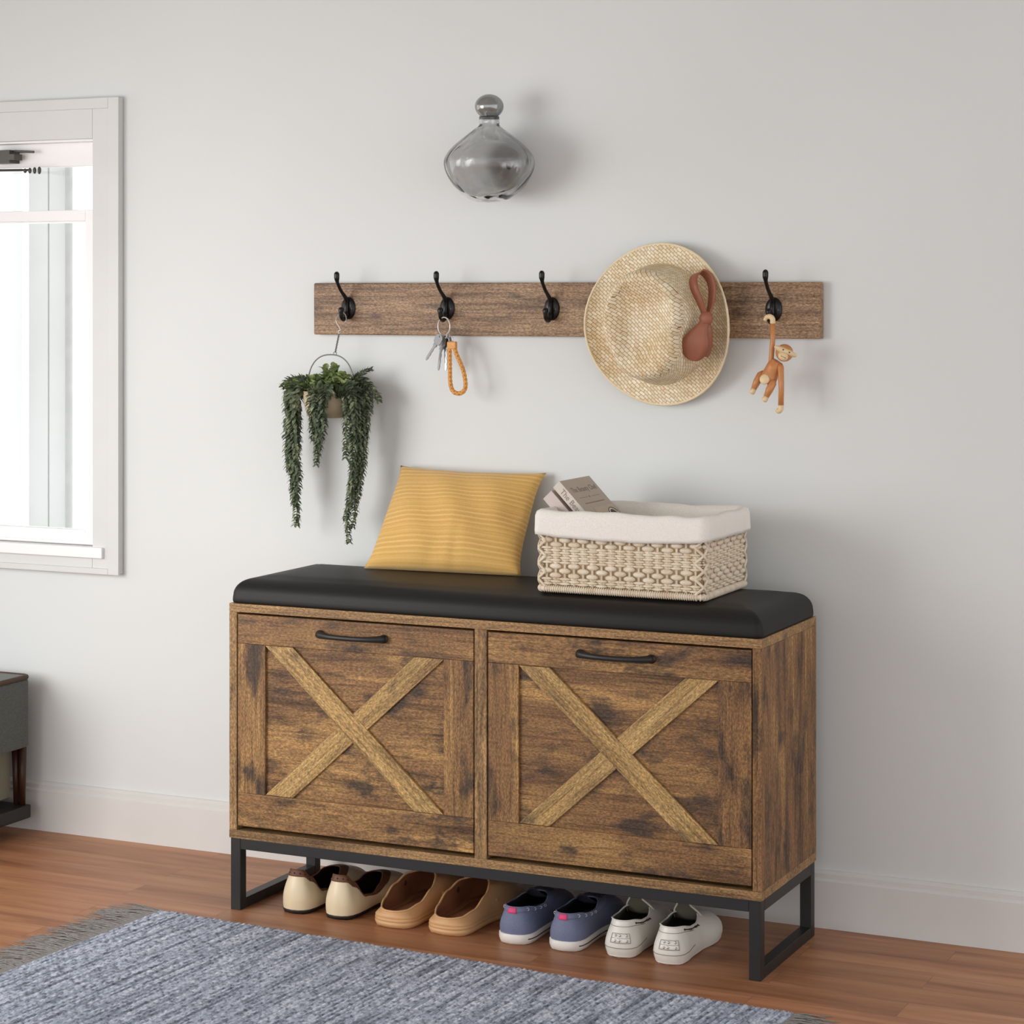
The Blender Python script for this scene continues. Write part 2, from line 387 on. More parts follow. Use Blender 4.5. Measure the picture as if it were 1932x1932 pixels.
# steel legs
fr = MB()
for x in (0.0022, 0.9778):
    fr.box((x,0.002,0.0),(x+0.02,0.022,0.1284)); fr.box((x,D-0.022,0.0),(x+0.02,D-0.002,0.1284))
bl = fr
T = 0.020
parts = []
for x in (0.0022, 0.9778):
    m = MB(); m.box((x,0.002,0),(x+T,0.022,0.1284)); m.build('leg', M_BLACK, bench, smooth=False, bevel=0.0008)
    m = MB(); m.box((x,D-0.022,0),(x+T,D-0.002,0.1284)); m.build('leg', M_BLACK, bench, smooth=False, bevel=0.0008)
    m = MB(); m.box((x,0.0221,0.0002),(x+T,D-0.0221,0.0185)); m.build('foot_runner', M_BLACK, bench, smooth=False, bevel=0.0008)
    m = MB(); m.box((x,0.0221,0.1085),(x+T,D-0.0221,0.1283)); m.build('side_beam', M_BLACK, bench, smooth=False, bevel=0.0008)
for y in (0.0022, D-0.0222):
    m = MB(); m.box((0.0224,y,0.1092),(0.9776,y+0.0195,0.1282)); m.build('cross_beam', M_BLACK, bench, smooth=False, bevel=0.0008)
# padded seat
def cushion_pt(u, v):
    # u,v in 0..1 over the unwrapped top shell
    x0, x1, y0, y1 = 0.0005, 0.9995, 0.001, D-0.001
    cx, cy = (x0+x1)/2, (y0+y1)/2; hx, hy = (x1-x0)/2, (y1-y0)/2
    return x0, x1
m = MB()
def cush():
    x0,x1,y0,y1 = 0.001,0.999,0.0012,D-0.001; z0 = 0.5480; H = 0.0475; r = 0.034; rc = 0.013
    # profile from rim: inset and height
    prof = []
    prof.append((0.003,0.0)); prof.append((0.0008,0.0015)); prof.append((0.0,0.005)); prof.append((0.0003,0.011))
    for k in range(0, 11):
        a = R(90)*k/10; prof.append((0.0008+r*(1-math.cos(a)), 0.0135+(H-0.0155)*math.sin(a)*0.93))
    for ins, zz in ((0.05,H*0.975),(0.07,H*0.99),(0.09,H*0.997),(0.11,H),(0.13,H)): prof.append((ins, zz))
    n = 28; rings = []
    for ins, h in prof:
        ring = []
        rr = max(rc-ins*0.6, 0.004)
        hx0,hx1,hy0,hy1 = x0+ins,x1-ins,y0+ins,y1-ins
        rr = min(rr, (hy1-hy0)/2-0.001)
        for (cx,cy,a0) in ((hx1-rr,hy0+rr,-90),(hx1-rr,hy1-rr,0),(hx0+rr,hy1-rr,90),(hx0+rr,hy0+rr,180)):
            for k in range(9):
                a = R(a0+90*k/8); ring.append((cx+rr*math.cos(a), cy+rr*math.sin(a), z0+h))
        rings.append(ring)
    k = len(rings[0]); vs = [p for r_ in rings for p in r_]; fs = []
    for i in range(len(rings)-1):
        for j in range(k):
            l = (j+1) % k; fs.append((i*k+j,i*k+l,(i+1)*k+l,(i+1)*k+j))
    fs.append(tuple((len(rings)-1)*k+j for j in range(k))); fs.append(tuple(range(k-1,-1,-1)))
    return MB().add(vs, fs).build('seat_pad', M_CUSH, bench)
cush()
SEAT = 0.5955

# ================================================================== coat rail and its hooks
rail = thing('coat_rail', 'long greyish brown wooden coat rail fixed to the wall above the bench', 'coat rack', (0.49,0.338,1.073))
m = MB(); m.box((-0.0178,0.3292,1.0225),(0.9958,0.3468,1.1215)); m.build('rail_board', W_RAIL, rail, smooth=False, bevel=0.003, segs=3)
def hook(x, z):
    """cast double hook: oval plate, long upper arm with bulb, short lower J"""
    y = 0.3288; m = MB()
    Mx = Matrix.Rotation(R(90), 4, 'X')
    prof = [(0.0,0.0052),(0.45,0.0050),(0.8,0.0038),(0.95,0.0022),(1.0,0.0)]
    pr = [(r, h) for r, h in prof][::-1]
    m.lathe([(max(r,0.001), h) for r, h in pr], 28, Matrix.Translation((x,y,z)) @ Matrix.Diagonal((0.0155,1,0.0215,1)) @ Mx)
    m.tube([(x-0.0,y-0.004,z+0.017),(x,y-0.0075,z+0.008),(x,y-0.0085,z-0.004),(x,y-0.0075,z-0.016)], [0.003,0.0045,0.0045,0.0035], 10)
    arm = catmull([(x,y-0.004,z+0.012),(x,y-0.014,z+0.022),(x,y-0.030,z+0.034),(x,y-0.0415,z+0.047),(x,y-0.045,z+0.056),(x,y-0.0452,z+0.064)], 6)
    n = len(arm); m.tube(arm, [0.0044-0.0012*sstep(0,0.4,i/(n-1))+0.0020*sstep(0.60,0.86,i/(n-1)) for i in range(n)], 12)
    m.ell((x,y-0.0452,z+0.0635), (0.0053,0.0053,0.0062), 12, 8)
    j = catmull([(x,y-0.006,z-0.010),(x,y-0.011,z-0.0185),(x,y-0.019,z-0.0215),(x,y-0.027,z-0.0165),(x,y-0.0295,z-0.0080),(x,y-0.0290,z-0.003)], 6)
    n = len(j); m.tube(j, [0.0045-0.0008*i/n+0.0016*sstep(0.7,1,i/n) for i in range(n)], 12)
    m.ell((x,y-0.029,z-0.0030), (0.0056,0.0052,0.0052), 12, 8)
    o = m.build('coat_hook', M_HOOK, rail)
    s = MB()
    for sx in (-1, 1): s.ell((x+sx*0.0092,y-0.0042,z-0.001), (0.0026,0.0016,0.0030), 10, 6)
    s.build('screw', M_DK, o)
HX = [0.0575, 0.2690, 0.4835, 0.9085]
for x in HX: hook(x+0.002, 1.0735)

# ================================================================== glass flask on the wall
def glass_mat(name, col, rough=0.02, ior=1.45):
    m, nt, b = newmat(name); b.inputs['Base Color'].default_value = col; b.inputs['Transmission Weight'].default_value = 1
    b.inputs['Roughness'].default_value = rough; b.inputs['IOR'].default_value = ior
    n = noise(nt, coords(nt, (16, 16, 9)), 1.0, 1, 0.4, 0.5); bump(nt, b, n, 1.0, 0.016); return m
M_GLASS = glass_mat('smoky_glass', (0.76,0.76,0.76,1))
M_BALL = plain('dark_glass_ball', (0.30,0.31,0.30,1), 0.12, 0.55, var=0.1, nscale=30, bmp=0.0)
FX, FY = 0.3900, 0.2625
flask = thing('glass_flask', 'smoky glass flask with a ball stopper mounted on the wall above the coat rail', 'glass ornament', (FX,FY,1.282))
outer = [(0.001,1.268),(0.018,1.268),(0.032,1.2715),(0.048,1.281),(0.066,1.298),(0.079,1.320),(0.0835,1.339),(0.079,1.354),(0.066,1.370),(0.048,1.385),(0.031,1.398),(0.0195,1.407),(0.0185,1.414),(0.0185,1.4235)]
inner = [(max(r-0.0035,0.0005), z+(0.004 if i < 3 else 0.001)) for i, (r, z) in enumerate(outer)]
def smooth_prof(p, n=4): return [(q.x, q.y) for q in catmull([(a,b,0) for a,b in p], n)]
prof = smooth_prof(outer)+smooth_prof(inner)[::-1]
prof[-1] = (0.0005, prof[-1][1])
MB().lathe([(max(r,0.0004), z) for r, z in prof], 56, Matrix.Translation((FX,FY,0))).build('flask_body', M_GLASS, flask)
p = [(0.0004,1.4180)]+[(0.0155,1.4182),(0.0165,1.4240)]+[(0.0265*math.cos(R(a)), 1.4420+0.0225*math.sin(R(a))) for a in range(-50,90,10)]+[(0.0004,1.4645)]
MB().lathe(p, 40, Matrix.Translation((FX,FY,0))).build('stopper', M_BALL, flask)
MB().tube([(FX,FY+0.0838,1.338),(FX,WY+0.004,1.338)], 0.006, 12).build('wall_pin', M_BRASSDARK, flask)

# ================================================================== pillow
def pillow_mat():
    m, nt, b = newmat('mustard_ribbed_fabric')
    tc = nt.nodes.new('ShaderNodeUVMap'); sp = nt.nodes.new('ShaderNodeSeparateXYZ'); nt.links.new(tc.outputs[0], sp.inputs[0])
    nz = noise(nt, coords(nt, (14, 14, 14)), 1, 3)
    def math_(op, a, bb):
        n = N(nt, 'ShaderNodeMath', operation=op)
        for i, v in enumerate((a, bb)):
            if hasattr(v, 'links'): nt.links.new(v, n.inputs[i])
            else: n.inputs[i].default_value = v
        return n.outputs[0]
    v = math_('ADD', sp.outputs['Y'], math_('MULTIPLY', nz, 0.012))
    s1 = math_('SINE', math_('MULTIPLY', v, 6.2832*26), 0)
    s2 = math_('SINE', math_('MULTIPLY', v, 6.2832*11), 0)
    h = math_('ADD', math_('MULTIPLY', s1, 0.25), math_('MULTIPLY', math_('POWER', math_('ABSOLUTE', s2, 0), 6), 0.8))
    fine = noise(nt, coords(nt, (300, 300, 900)), 1, 2)
    c = ramp(nt, h, [(0.0, srgb(210,165,90)), (0.3, srgb(217,174,100)), (1.0, srgb(228,188,118))])
    c = mix(nt, c, ramp(nt, fine, [(0.3, (0.85,0.85,0.85,1)), (0.7, (1.1,1.1,1.1,1))]), 0.5, 'MULTIPLY')
    nt.links.new(c, b.inputs['Base Color']); b.inputs['Roughness'].default_value = 0.85; b.inputs['Sheen Weight'].default_value = 0.2
    bump(nt, b, math_('ADD', h, math_('MULTIPLY', fine, 0.4)), 0.28, 0.0010); return m
def pillow():
    BL, BR, TR, TL = Vector((0.163,0.202,0.5962)), Vector((0.474,0.220,0.5962)), Vector((0.474,0.330,0.773)), Vector((0.174,0.325,0.777))
    nrm = (BR-BL).cross(TL-BL).normalized()      # points to the room
    nu, nv = 57, 39; H = 0.043
    vs = []; uv = []
    for side in (1, -1):
        for j in range(nv):
            for i in range(nu):
                u, v = i/(nu-1), j/(nv-1)
                x, y = 2*u-1, 2*v-1
                # edges bow inward between the pointed corners
                xx = x*(1-0.075*(1-y**4)*(1.0 if x > 0 else 0.75)); yy = y*(1-(0.10 if y > 0 else 0.0)*(1-x*x))
                U, V = (xx+1)/2, (yy+1)/2
                p = (BL*(1-U)+BR*U)*(1-V)+(TL*(1-U)+TR*U)*V
                e = max(0.0, (1-x*x))**0.48*max(0.0, (1-y*y))**0.45
                wr = 0.0035*math.sin(9*x+4*y+side)*e+0.004*math.exp(-((x-0.15)/0.12)**2)*max(0,-y)*math.sin(22*x)
                # crease below the middle and a soft pinch on the right
                wr -= 0.007*math.exp(-((x+0.12)/0.10)**2-((y+0.95)/0.35)**2)+0.010*math.exp(-((x-0.86)/0.16)**2-((y-0.02)/0.28)**2)
                p = p+nrm*side*(H*e*(1.12 if side > 0 else 0.8)+wr*e)
                if p.z < 0.5948: p.z = 0.5948
                vs.append(p); uv.append((u, v))
    fs = []; n = nu*nv
    for s in (0, 1):
        for j in range(nv-1):
            for i in range(nu-1):
                a = s*n+j*nu+i; q = (a, a+1, a+nu+1, a+nu); fs.append(q if s == 0 else q[::-1])
    me = bpy.data.meshes.new('pillow'); c = Vector((0.33,0.27,0.60))
    me.from_pydata([v-c for v in vs], [], fs)
    ul = me.uv_layers.new(name='UVMap')
    for lp in me.loops: ul.data[lp.index].uv = uv[lp.vertex_index]
    bm = bmesh.new(); bm.from_mesh(me); bmesh.ops.remove_doubles(bm, verts=bm.verts, dist=0.00015); bm.to_mesh(me); bm.free()
    me.polygons.foreach_set('use_smooth', [True]*len(me.polygons)); me.materials.append(pillow_mat())
    o = bpy.data.objects.new('throw_pillow', me); o.location = c; C.objects.link(o)
    tag(o, 'mustard yellow ribbed lumbar pillow leaning on the wall at the back of the padded seat', 'pillow')
pillow()

# ================================================================== basket with liner and two books
def M_rattan():
    m, nt, b = newmat('paper_cord'); g = noise(nt, coords(nt, (1,1,1)), 900, 2); g2 = noise(nt, coords(nt, (1,1,1)), 60, 3)
    c = mix(nt, ramp(nt, g2, [(0.3, srgb(216,198,172)), (0.7, srgb(236,224,204))]), ramp(nt, g, [(0.3, (0.82,0.8,0.76,1)), (0.6, (1.05,1.05,1.05,1))]), 0.7, 'MULTIPLY')
    nt.links.new(c, b.inputs['Base Color']); b.inputs['Roughness'].default_value = 0.75; bump(nt, b, g, 0.4, 0.0008); return m
M_RAT = M_rattan()
M_RATD = plain('cord_gap_shade', srgb(186,164,134), 0.9, bmp=0)  # darker than the cords: shade in the weave gaps put into the colour
def cloth_mat(name, a, bcol, sc=900):
    m, nt, b = newmat(name); g = noise(nt, coords(nt, (1,1,1)), sc, 3, 0.7)
    nt.links.new(ramp(nt, g, [(0.3, a), (0.65, bcol)]), b.inputs['Base Color']); b.inputs['Roughness'].default_value = 0.9; b.inputs['Sheen Weight'].default_value = 0.15
    bump(nt, b, g, 0.35, 0.0008); return m
M_LINEN = cloth_mat('cream_linen', srgb(222,215,204), srgb(246,242,235))
bx0, bx1, by0, by1, bz0 = 0.590, 0.884, 0.045, 0.252, 0.5960
basket = thing('wicker_basket', 'cream woven basket with a folded linen liner standing on the right of the seat', 'basket', ((bx0+bx1)/2,(by0+by1)/2,bz0))
def rrect(x0, x1, y0, y1, r, k=6):
    out = []
    for (cx,cy,a0) in ((x1-r,y0+r,-90),(x1-r,y1-r,0),(x0+r,y1-r,90),(x0+r,y0+r,180)):
        for i in range(k+1):
            a = R(a0+90*i/k); out.append((cx+r*math.cos(a), cy+r*math.sin(a)))
    return out
m = MB()   # core wall
ro = rrect(bx0+0.003,bx1-0.003,by0+0.003,by1-0.003,0.012); ri = rrect(bx0+0.0065,bx1-0.0065,by0+0.0065,by1-0.0065,0.010)
k = len(ro); vs = [(x,y,bz0+0.003) for x,y in ro]+[(x,y,0.724) for x,y in ro]+[(x,y,0.724) for x,y in ri]+[(x,y,bz0+0.006) for x,y in ri]
fs = [(a*k+i, a*k+(i+1) % k, (a+1)*k+(i+1) % k, (a+1)*k+i) for a in range(3) for i in range(k)]+[tuple(range(k-1,-1,-1)), tuple(3*k+i for i in range(k))]
m.add(vs, fs).build('basket_core', M_RATD, basket)
m = MB()
peri = [((bx0,by0),(bx1,by0),17),((bx1,by0),(bx1,by1),12),((bx1,by1),(bx0,by1),17),((bx0,by1),(bx0,by0),12)]
rows = []; z = 0.6095
for kind, cnt in (('t',3),('c',3),('t',7),('c',3),('t',5)):
    for i in range(cnt):
        p = 0.0080 if kind == 'c' else 0.0040
        rows.append((z+p/2, kind)); z += p
for (p0, p1, n) in peri:
    p0 = Vector((*p0,0)); p1 = Vector((*p1,0)); d = (p1-p0); L = d.length; d.normalize(); ang = math.atan2(d.y, d.x); nrm = Vector((d.y,-d.x,0))
    off = 0.013; sp = (L-2*off)/(n-1)
    for c in range(n):
        q = p0+d*(off+c*sp)
        m.tube([q-nrm*0.0015+Vector((0,0,0.606)), q-nrm*0.0015+Vector((0,0,0.722))], 0.0022, 6)
    for ri_, (z, kind) in enumerate(rows):
        for c in range(n):
            q = p0+d*(off+c*sp+random.uniform(-.0008,.0008))
            if (c+ri_) % 2 == 0:
                if kind == 'c': r = (sp*0.66, 0.0054, 0.0050)
                else: r = (sp*0.66, 0.0042, 0.0027)
                m.ell((q.x-nrm.x*0.0010, q.y-nrm.y*0.0010, z+random.uniform(-.0005,.0005)), r, 10, 6, Matrix.Rotation(ang, 3, 'Z'))
            elif kind == 't':
                m.ell((q.x-nrm.x*0.0030, q.y-nrm.y*0.0030, z), (sp*0.55, 0.0030, 0.0022), 8, 5, Matrix.Rotation(ang, 3, 'Z'))
m.build('woven_cord', M_RAT, basket, fix=False)
# crossed lacing on the corners
for (x, y, sx, sy) in ((bx0,by0,1,1),(bx1,by0,-1,1),(bx1,by1,-1,-1),(bx0,by1,1,-1)):
    m = MB()
    for i in range(4):
        z0 = 0.606+i*0.026; dz = 0.026
        a = (x+sx*0.013, y-sy*0.0035); b = (x-sx*0.0035, y+sy*0.013); c = (x-sx*0.0012, y-sy*0.0012)
        for p, q in ((a,b),(b,a)):
            m.tube(catmull([(p[0],p[1],z0),(c[0],c[1],z0+dz*0.5),(q[0],q[1],z0+dz)], 5), 0.0023, 7)
    m.build('corner_lacing', M_RAT, basket)
m = MB(); ring = []   # wrapped base coil with ridges
base = rrect(bx0-0.001,bx1+0.001,by0-0.001,by1+0.001,0.012,8)
dense = []
for i in range(len(base)):
    a = Vector((*base[i],0)); b = Vector((*base[(i+1) % len(base)],0)); n = max(1, int((b-a).length/0.00080))
    for j in range(n): dense.append(a+(b-a)*j/n)
dense = [Vector((p.x,p.y,bz0+0.0066)) for p in dense]
m.tube(dense, 0.0048, 8, closed=True)
for i in range(0, len(dense), 5):
    t_ = (dense[(i+1) % len(dense)]-dense[i-1]).normalized()
    m.ell(dense[i], (0.0022,0.0066,0.0066), 8, 6, Matrix.Rotation(math.atan2(t_.y, t_.x)+0.18, 3, 'Z'))
m.build('base_coil', M_RAT, basket)
# liner folded over the rim
def liner():
    prof = [(0.0085,0.694),(0.0100,0.6935),(0.0105,0.700),(0.0100,0.712),(0.0095,0.724),(0.0075,0.731),(0.0025,0.7345),(-0.004,0.7325),(-0.0085,0.724),(-0.0100,0.700),(-0.0105,0.66),(-0.0110,0.625),(-0.016,0.611),(-0.05,0.6085),(-0.09,0.608)]
    rings = []
    for pi, (o, z) in enumerate(prof):
        r = 0.016 if o > -0.012 else 0.012
        x0,x1,y0,y1 = bx0-o,bx1+o,by0-o,by1+o
        per = []
        r = min(r, (y1-y0)/2-0.0005)
        cs = ((x1-r,y0+r,-90),(x1-r,y1-r,0),(x0+r,y1-r,90),(x0+r,y0+r,180))
        for ci, (cx,cy,a0) in enumerate(cs):
            for i in range(9):
                a = R(a0+90*i/8); per.append(Vector((cx+r*math.cos(a), cy+r*math.sin(a), 0)))
            nx = cs[(ci+1) % 4]; a = R(a0+90); e = Vector((nx[0]+r*math.cos(R(nx[2])), nx[1]+r*math.sin(R(nx[2])), 0)); st = per[-1].copy()
            nn = 36 if ci % 2 else 24
            for i in range(1, nn): per.append(st+(e-st)*i/nn)
        ring = []
        for q in per:
            c = Vector(((x0+x1)/2,(y0+y1)/2,0)); dr = (q-c).normalized()
            nz = mnoise.noise(Vector((q.x*26,q.y*26,z*9))); nz2 = mnoise.noise(Vector((q.x*60,q.y*60,z*30+5)))
            top = sstep(0.70,0.732,z)
            u = (q.x-x0)/(x1-x0)
            dz = nz*0.0035*top + (0.0 if z > 0.71 else 0)
            if pi <= 2: dz += -0.006*math.sin(math.pi*u)*(1 if q.y < (y0+y1)/2 else 0)+nz*0.002
            if o > -0.012: q2 = q+dr*(0.0015*nz+0.0008*nz2)
            else: q2 = q
            if o < -0.04: dz = 0
            ring.append((q2.x, q2.y, z+dz))
        rings.append(ring)
    k = len(rings[0]); vs = [p for r_ in rings for p in r_]
    fs = [(a*k+i, a*k+(i+1) % k, (a+1)*k+(i+1) % k, (a+1)*k+i) for a in range(len(rings)-1) for i in range(k)]
    fs.append(tuple((len(rings)-1)*k+i for i in range(k)))
    o = MB().add(vs, fs).build('liner', M_LINEN, basket); return o
liner()
M_BOOK = plain('taupe_cover', srgb(178,163,148), 0.55, var=0.03, nscale=30, bmp=0.03)
M_SPINE = plain('pale_spine', srgb(206,196,186), 0.55, var=0.03, nscale=30, bmp=0.03)
M_BOOK2 = plain('blush_cover', srgb(200,186,178), 0.5, var=0.03, nscale=30, bmp=0.03)
M_PAGES = plain('page_edges', srgb(225,218,206), 0.9, var=0.05, nscale=500, bmp=0.1)
M_INK = plain('grey_ink', srgb(140,124,110), 0.7, bmp=0); M_INKD = plain('dark_ink', srgb(52,38,34), 0.5, bmp=0)
def put(mb, name, mat, t, M, bevel=0, smooth=False, label=None):
    o = mb.build(name, mat, None, smooth=smooth, bevel=bevel, center=False); o.matrix_basis = M
    o.parent = t; o.matrix_parent_inverse = wm(t).inverted()
    if label: o['label'] = label
    return o
def make_book(P, L, W, T, ang, cover, spine, label):
    e1 = Vector((math.cos(ang),0,-math.sin(ang))); e2 = Vector((0,1,0)); e3 = Vector((math.sin(ang),0,math.cos(ang)))
    M = Matrix(((e1.x,e2.x,e3.x,P[0]),(e1.y,e2.y,e3.y,P[1]),(e1.z,e2.z,e3.z,P[2]),(0,0,0,1)))
    t = thing('book', label, 'book', tuple(Vector(P)+e1*L*0.95))
    put(MB().box((0.002,0.002,-T+0.0018),(L-0.002,W-0.002,-0.0018)), 'pages', M_PAGES, t, M)
    put(MB().box((0,0.0012,-0.0016),(L,W,0)), 'cover', cover, t, M, 0.0004)
    put(MB().box((0,0.0012,-T),(L,W,-T+0.0016)), 'cover', cover, t, M, 0.0004)
    sp = put(MB().box((0,0,-T),(L,0.0012,0)), 'spine', spine, t, M, 0.0003)
    return t, M, sp
A = R(46.0)
t, M, sp = make_book((0.5990,0.106,0.7790), 0.185, 0.130, 0.0165, A, M_BOOK, M_SPINE, 'taupe printed book with a coffee cup on its cover, leaning left in the woven basket')
cv = [o for o in t.children if o.name.startswith('cover')][0]
Mt = M @ Matrix.Rotation(R(0), 4, 'Z')
# cover lettering reads across the width: text x along +Y, text up = -e1
TM = M @ Matrix(((0,-1,0,0),(1,0,0,0),(0,0,1,0),(0,0,0,1)))
def on_cover(xa, ya): return TM @ Matrix.Translation((xa, ya, 0.0002))
text_mesh('title', 'The Beauty Chef', 0.0155, M_INK, cv, on_cover(0.067,-0.029), 0.0001, 'CENTER')
r_ = MB(); r_.box((0.0415,0.022,0.0001),(0.0421,0.056,0.0004)); r_.box((0.0415,0.072,0.0001),(0.0421,0.108,0.0004)); r_.box((0.0540,0.026,0.0001),(0.0556,0.108,0.0004)); r_.ell((0.0418,0.064,0.0002),(0.0022,0.0022,0.0004),12,6)
put(r_, 'rule', M_INK, cv, M)
r_ = MB(); r_.box((0.066,0.040,0.0001),(0.150,0.126,0.00035)); put(r_, 'photo_panel', plain('photo_tan', srgb(188,176,150), 0.6, bmp=0), cv, M)
r_ = MB()
for (cx, cy, ra, rb) in ((0.086,0.104,0.016,0.020),): 
    r_.ell((cx,cy,0.0003),(ra,rb,0.0003),24,6)
put(r_, 'cup_picture', plain('photo_cup', srgb(214,198,182), 0.6, bmp=0), cv, M, smooth=True)
r_ = MB(); r_.ell((0.0865,0.104,0.0006),(0.0100,0.0115,0.0003),20,6)
r_.tube([(0.086+0.0135*math.cos(R(a)),0.104+0.0170*math.sin(R(a)),0.0007) for a in range(100,260,12)], 0.0007, 6)
put(r_, 'coffee_picture', M_INKD, cv, M, smooth=True)
# spine lettering: x along e1, up along e3 on the front face
SM = M @ Matrix(((1,0,0,0),(0,0,-1,0),(0,1,0,0),(0,0,0,1)))
text_mesh('spine_title', 'The Beauty Chef', 0.0135, M_INK, sp, SM @ Matrix.Translation((0.014,-0.0125,0.0002)), 0.0001)
make_book((0.5830,0.108,0.7620), 0.155, 0.122, 0.0215, A, M_BOOK2, M_BOOK2, 'plain blush grey book lying beneath the printed book in the woven basket')

# ================================================================== straw hat with leather bow
def straw_mat():
    m, nt, b = newmat('woven_straw')
    v = coords(nt, (1,1,1), kind='UV', rot=(0,0,R(42))); wob = noise(nt, coords(nt, (25,25,25)), 1, 2)
    va = N(nt, 'ShaderNodeVectorMath', operation='MULTIPLY_ADD'); nt.links.new(wob, va.inputs[0]); va.inputs[1].default_value = (0.010,0.010,0); nt.links.new(v, va.inputs[2])
    br = N(nt, 'ShaderNodeTexBrick'); br.offset = 0.5; nt.links.new(va.outputs[0], br.inputs['Vector'])
    br.inputs['Scale'].default_value = 1; br.inputs['Brick Width'].default_value = 0.0098; br.inputs['Row Height'].default_value = 0.0052; br.inputs['Mortar Size'].default_value = 0.00042; br.inputs['Mortar Smooth'].default_value = 0.6
    br.inputs['Color1'].default_value = srgb(226,208,174); br.inputs['Color2'].default_value = srgb(246,238,216); br.inputs['Mortar'].default_value = srgb(136,108,72)
    g = noise(nt, coords(nt, (16,16,16)), 1, 3)
    c = mix(nt, br.outputs['Color'], ramp(nt, g, [(0.35, (0.92,0.84,0.70,1)), (0.65, (1.03,1.02,1.0,1))]), 1.0, 'MULTIPLY')
    nt.links.new(c, b.inputs['Base Color']); b.inputs['Roughness'].default_value = 0.7
    inv = N(nt, 'ShaderNodeMath', operation='SUBTRACT'); inv.inputs[0].default_value = 1; nt.links.new(br.outputs['Fac'], inv.inputs[1])
    bump(nt, b, inv.outputs[0], 0.6, 0.0012); return m
M_STRAW = straw_mat()
hx, hz, hy = 0.702, 1.0465, 0.3215
hat = thing('straw_hat', 'cream woven straw fedora hanging on the coat rail, with a brown leather bow', 'hat', (hx,hy,hz))
def hat_pts():
    rings = []; n = 96
    def brim_out(a):   # egg shaped rim
        return 0.1375*(1+0.015*math.cos(2*a+0.6)), 0.1435
    prof = []
    for k in range(0, 13): prof.append(('top', k/12))
    for k in range(1, 7): prof.append(('sh', k/6))
    for k in range(1, 11): prof.append(('side', k/10))
    for k in range(1, 5): prof.append(('fil', k/4))
    for k in range(1, 13): prof.append(('brim', k/12))
    for kind, t in prof:
        ring = []
        for i in range(n):
            a = 2*math.pi*i/n; ca, sa = math.cos(a), math.sin(a)
            # crown top ellipse slightly narrower than its base; pinched at two spots
            pin = 1-0.17*math.exp(-((((a-R(-12)+math.pi) % (2*math.pi))-math.pi)/0.34)**2)-0.07*math.exp(-((((a-R(215)+math.pi) % (2*math.pi))-math.pi)/0.30)**2)
            tx, tz = 0.077*ca*pin, 0.096*sa*pin
            bx, bz = 0.095*ca*(1-(1-pin)*0.25), 0.106*sa
            ox, oz = brim_out(a); ox *= ca; oz *= sa
            ox += 0.004*max(0, -sa)**2
            H = 0.100
            if kind == 'top':
                x, z = tx*0.80*t, tz*0.83*t
                h = H
                wdt = 0.042*(1+0.55*(z/0.09)); wdt = max(wdt, 0.014)
                xx = (x+0.006-0.10*z)/wdt
                h -= 0.030*math.exp(-xx**4*0.9-((z-0.004)/0.060)**4)
                h -= 0.010*math.exp(-((x-0.052)/0.022)**2-((z+0.010)/0.028)**2)
                h += 0.004*(z/0.08)
            elif kind == 'sh':
                f_ = t; x, z = tx*(0.80+0.20*math.sin(f_*math.pi/2)), tz*(0.83+0.17*math.sin(f_*math.pi/2)); h = H-0.022*(1-math.cos(f_*math.pi/2))+0.004*(z/0.08)
            elif kind == 'side':
                x, z = tx+(bx-tx)*t, tz+(bz-tz)*t; h = (H-0.022)*(1-t)+0.010*t+0.004*(z/0.08)*(1-t)
            elif kind == 'fil':
                g = math.sin(t*math.pi/2); x, z = bx+(ox-bx)*0.07*t, bz+(oz-bz)*0.07*t; h = 0.010*(1-g)+0.003*g
            else:
                x, z = bx+(ox-bx)*(0.07+0.93*t), bz+(oz-bz)*(0.07+0.93*t)
                curl = 0.026*abs(ca)**3*(1 if ca > 0 else 0.5)
                h = 0.003+curl*t**2.2+0.006*math.sin(2*a+0.8)*t**2
            ring.append((hx+x, hy-h, hz+z))
        rings.append(ring)
    return rings, n
rings, n = hat_pts()
vs = [p for r_ in rings[1:] for p in r_]; fs = []; K = len(rings)-1
vs.append(rings[0][0]); ci = len(vs)-1
for i in range(n):
    j = (i+1) % n; fs.append((ci, i, j))
    for r_ in range(K-1): fs.append((r_*n+i, (r_+1)*n+i, (r_+1)*n+j, r_*n+j))
# keep the brim from passing into the rail
vs = [(x, min(y, 0.3255), z) for x, y, z in vs]
ho = MB().add(vs, fs).build('hat_body', M_STRAW, hat, solid=0.0022, center=True, fix=False)
kinds = ['top']*12+['sh']*6+['side']*10+['fil']*4+['brim']*12
ul = ho.data.uv_layers.new(name='UVMap')
for p_ in ho.data.polygons:
    vi = [ho.data.loops[l].vertex_index for l in p_.loop_indices]; rr_ = [v_//n if v_ < K*n else -1 for v_ in vi]; kd = kinds[min(max(rr_)+0, len(kinds)-1)]
    cols = [v_ % n if v_ < K*n else 0 for v_ in vi]; wrap = max(cols)-min(cols) > n//2
    for l, v_, c_ in zip(p_.loop_indices, vi, cols):
        x_, y_, z_ = vs[v_]
        if kd in ('side','fil'):
            cc = c_+n if (wrap and c_ < n//2) else c_
            ul.data[l].uv = (cc/n*0.62, y_+0.3)
        else: ul.data[l].uv = (x_, z_)
m = MB(); edge = [Vector((x, min(y,0.3255), z)) for x, y, z in rings[-1]]
m.tube(edge, [0.0021+0.0004*(i % 2) for i in range(len(edge))], 8, closed=True); m.build('brim_edge', plain('pale_straw_edge', srgb(232,214,180), 0.7, bmp=0.2, nscale=400), hat)
M_LEATH = plain('brown_leather', srgb(150,90,66), 0.5, var=0.08, nscale=60, bmp=0.08)
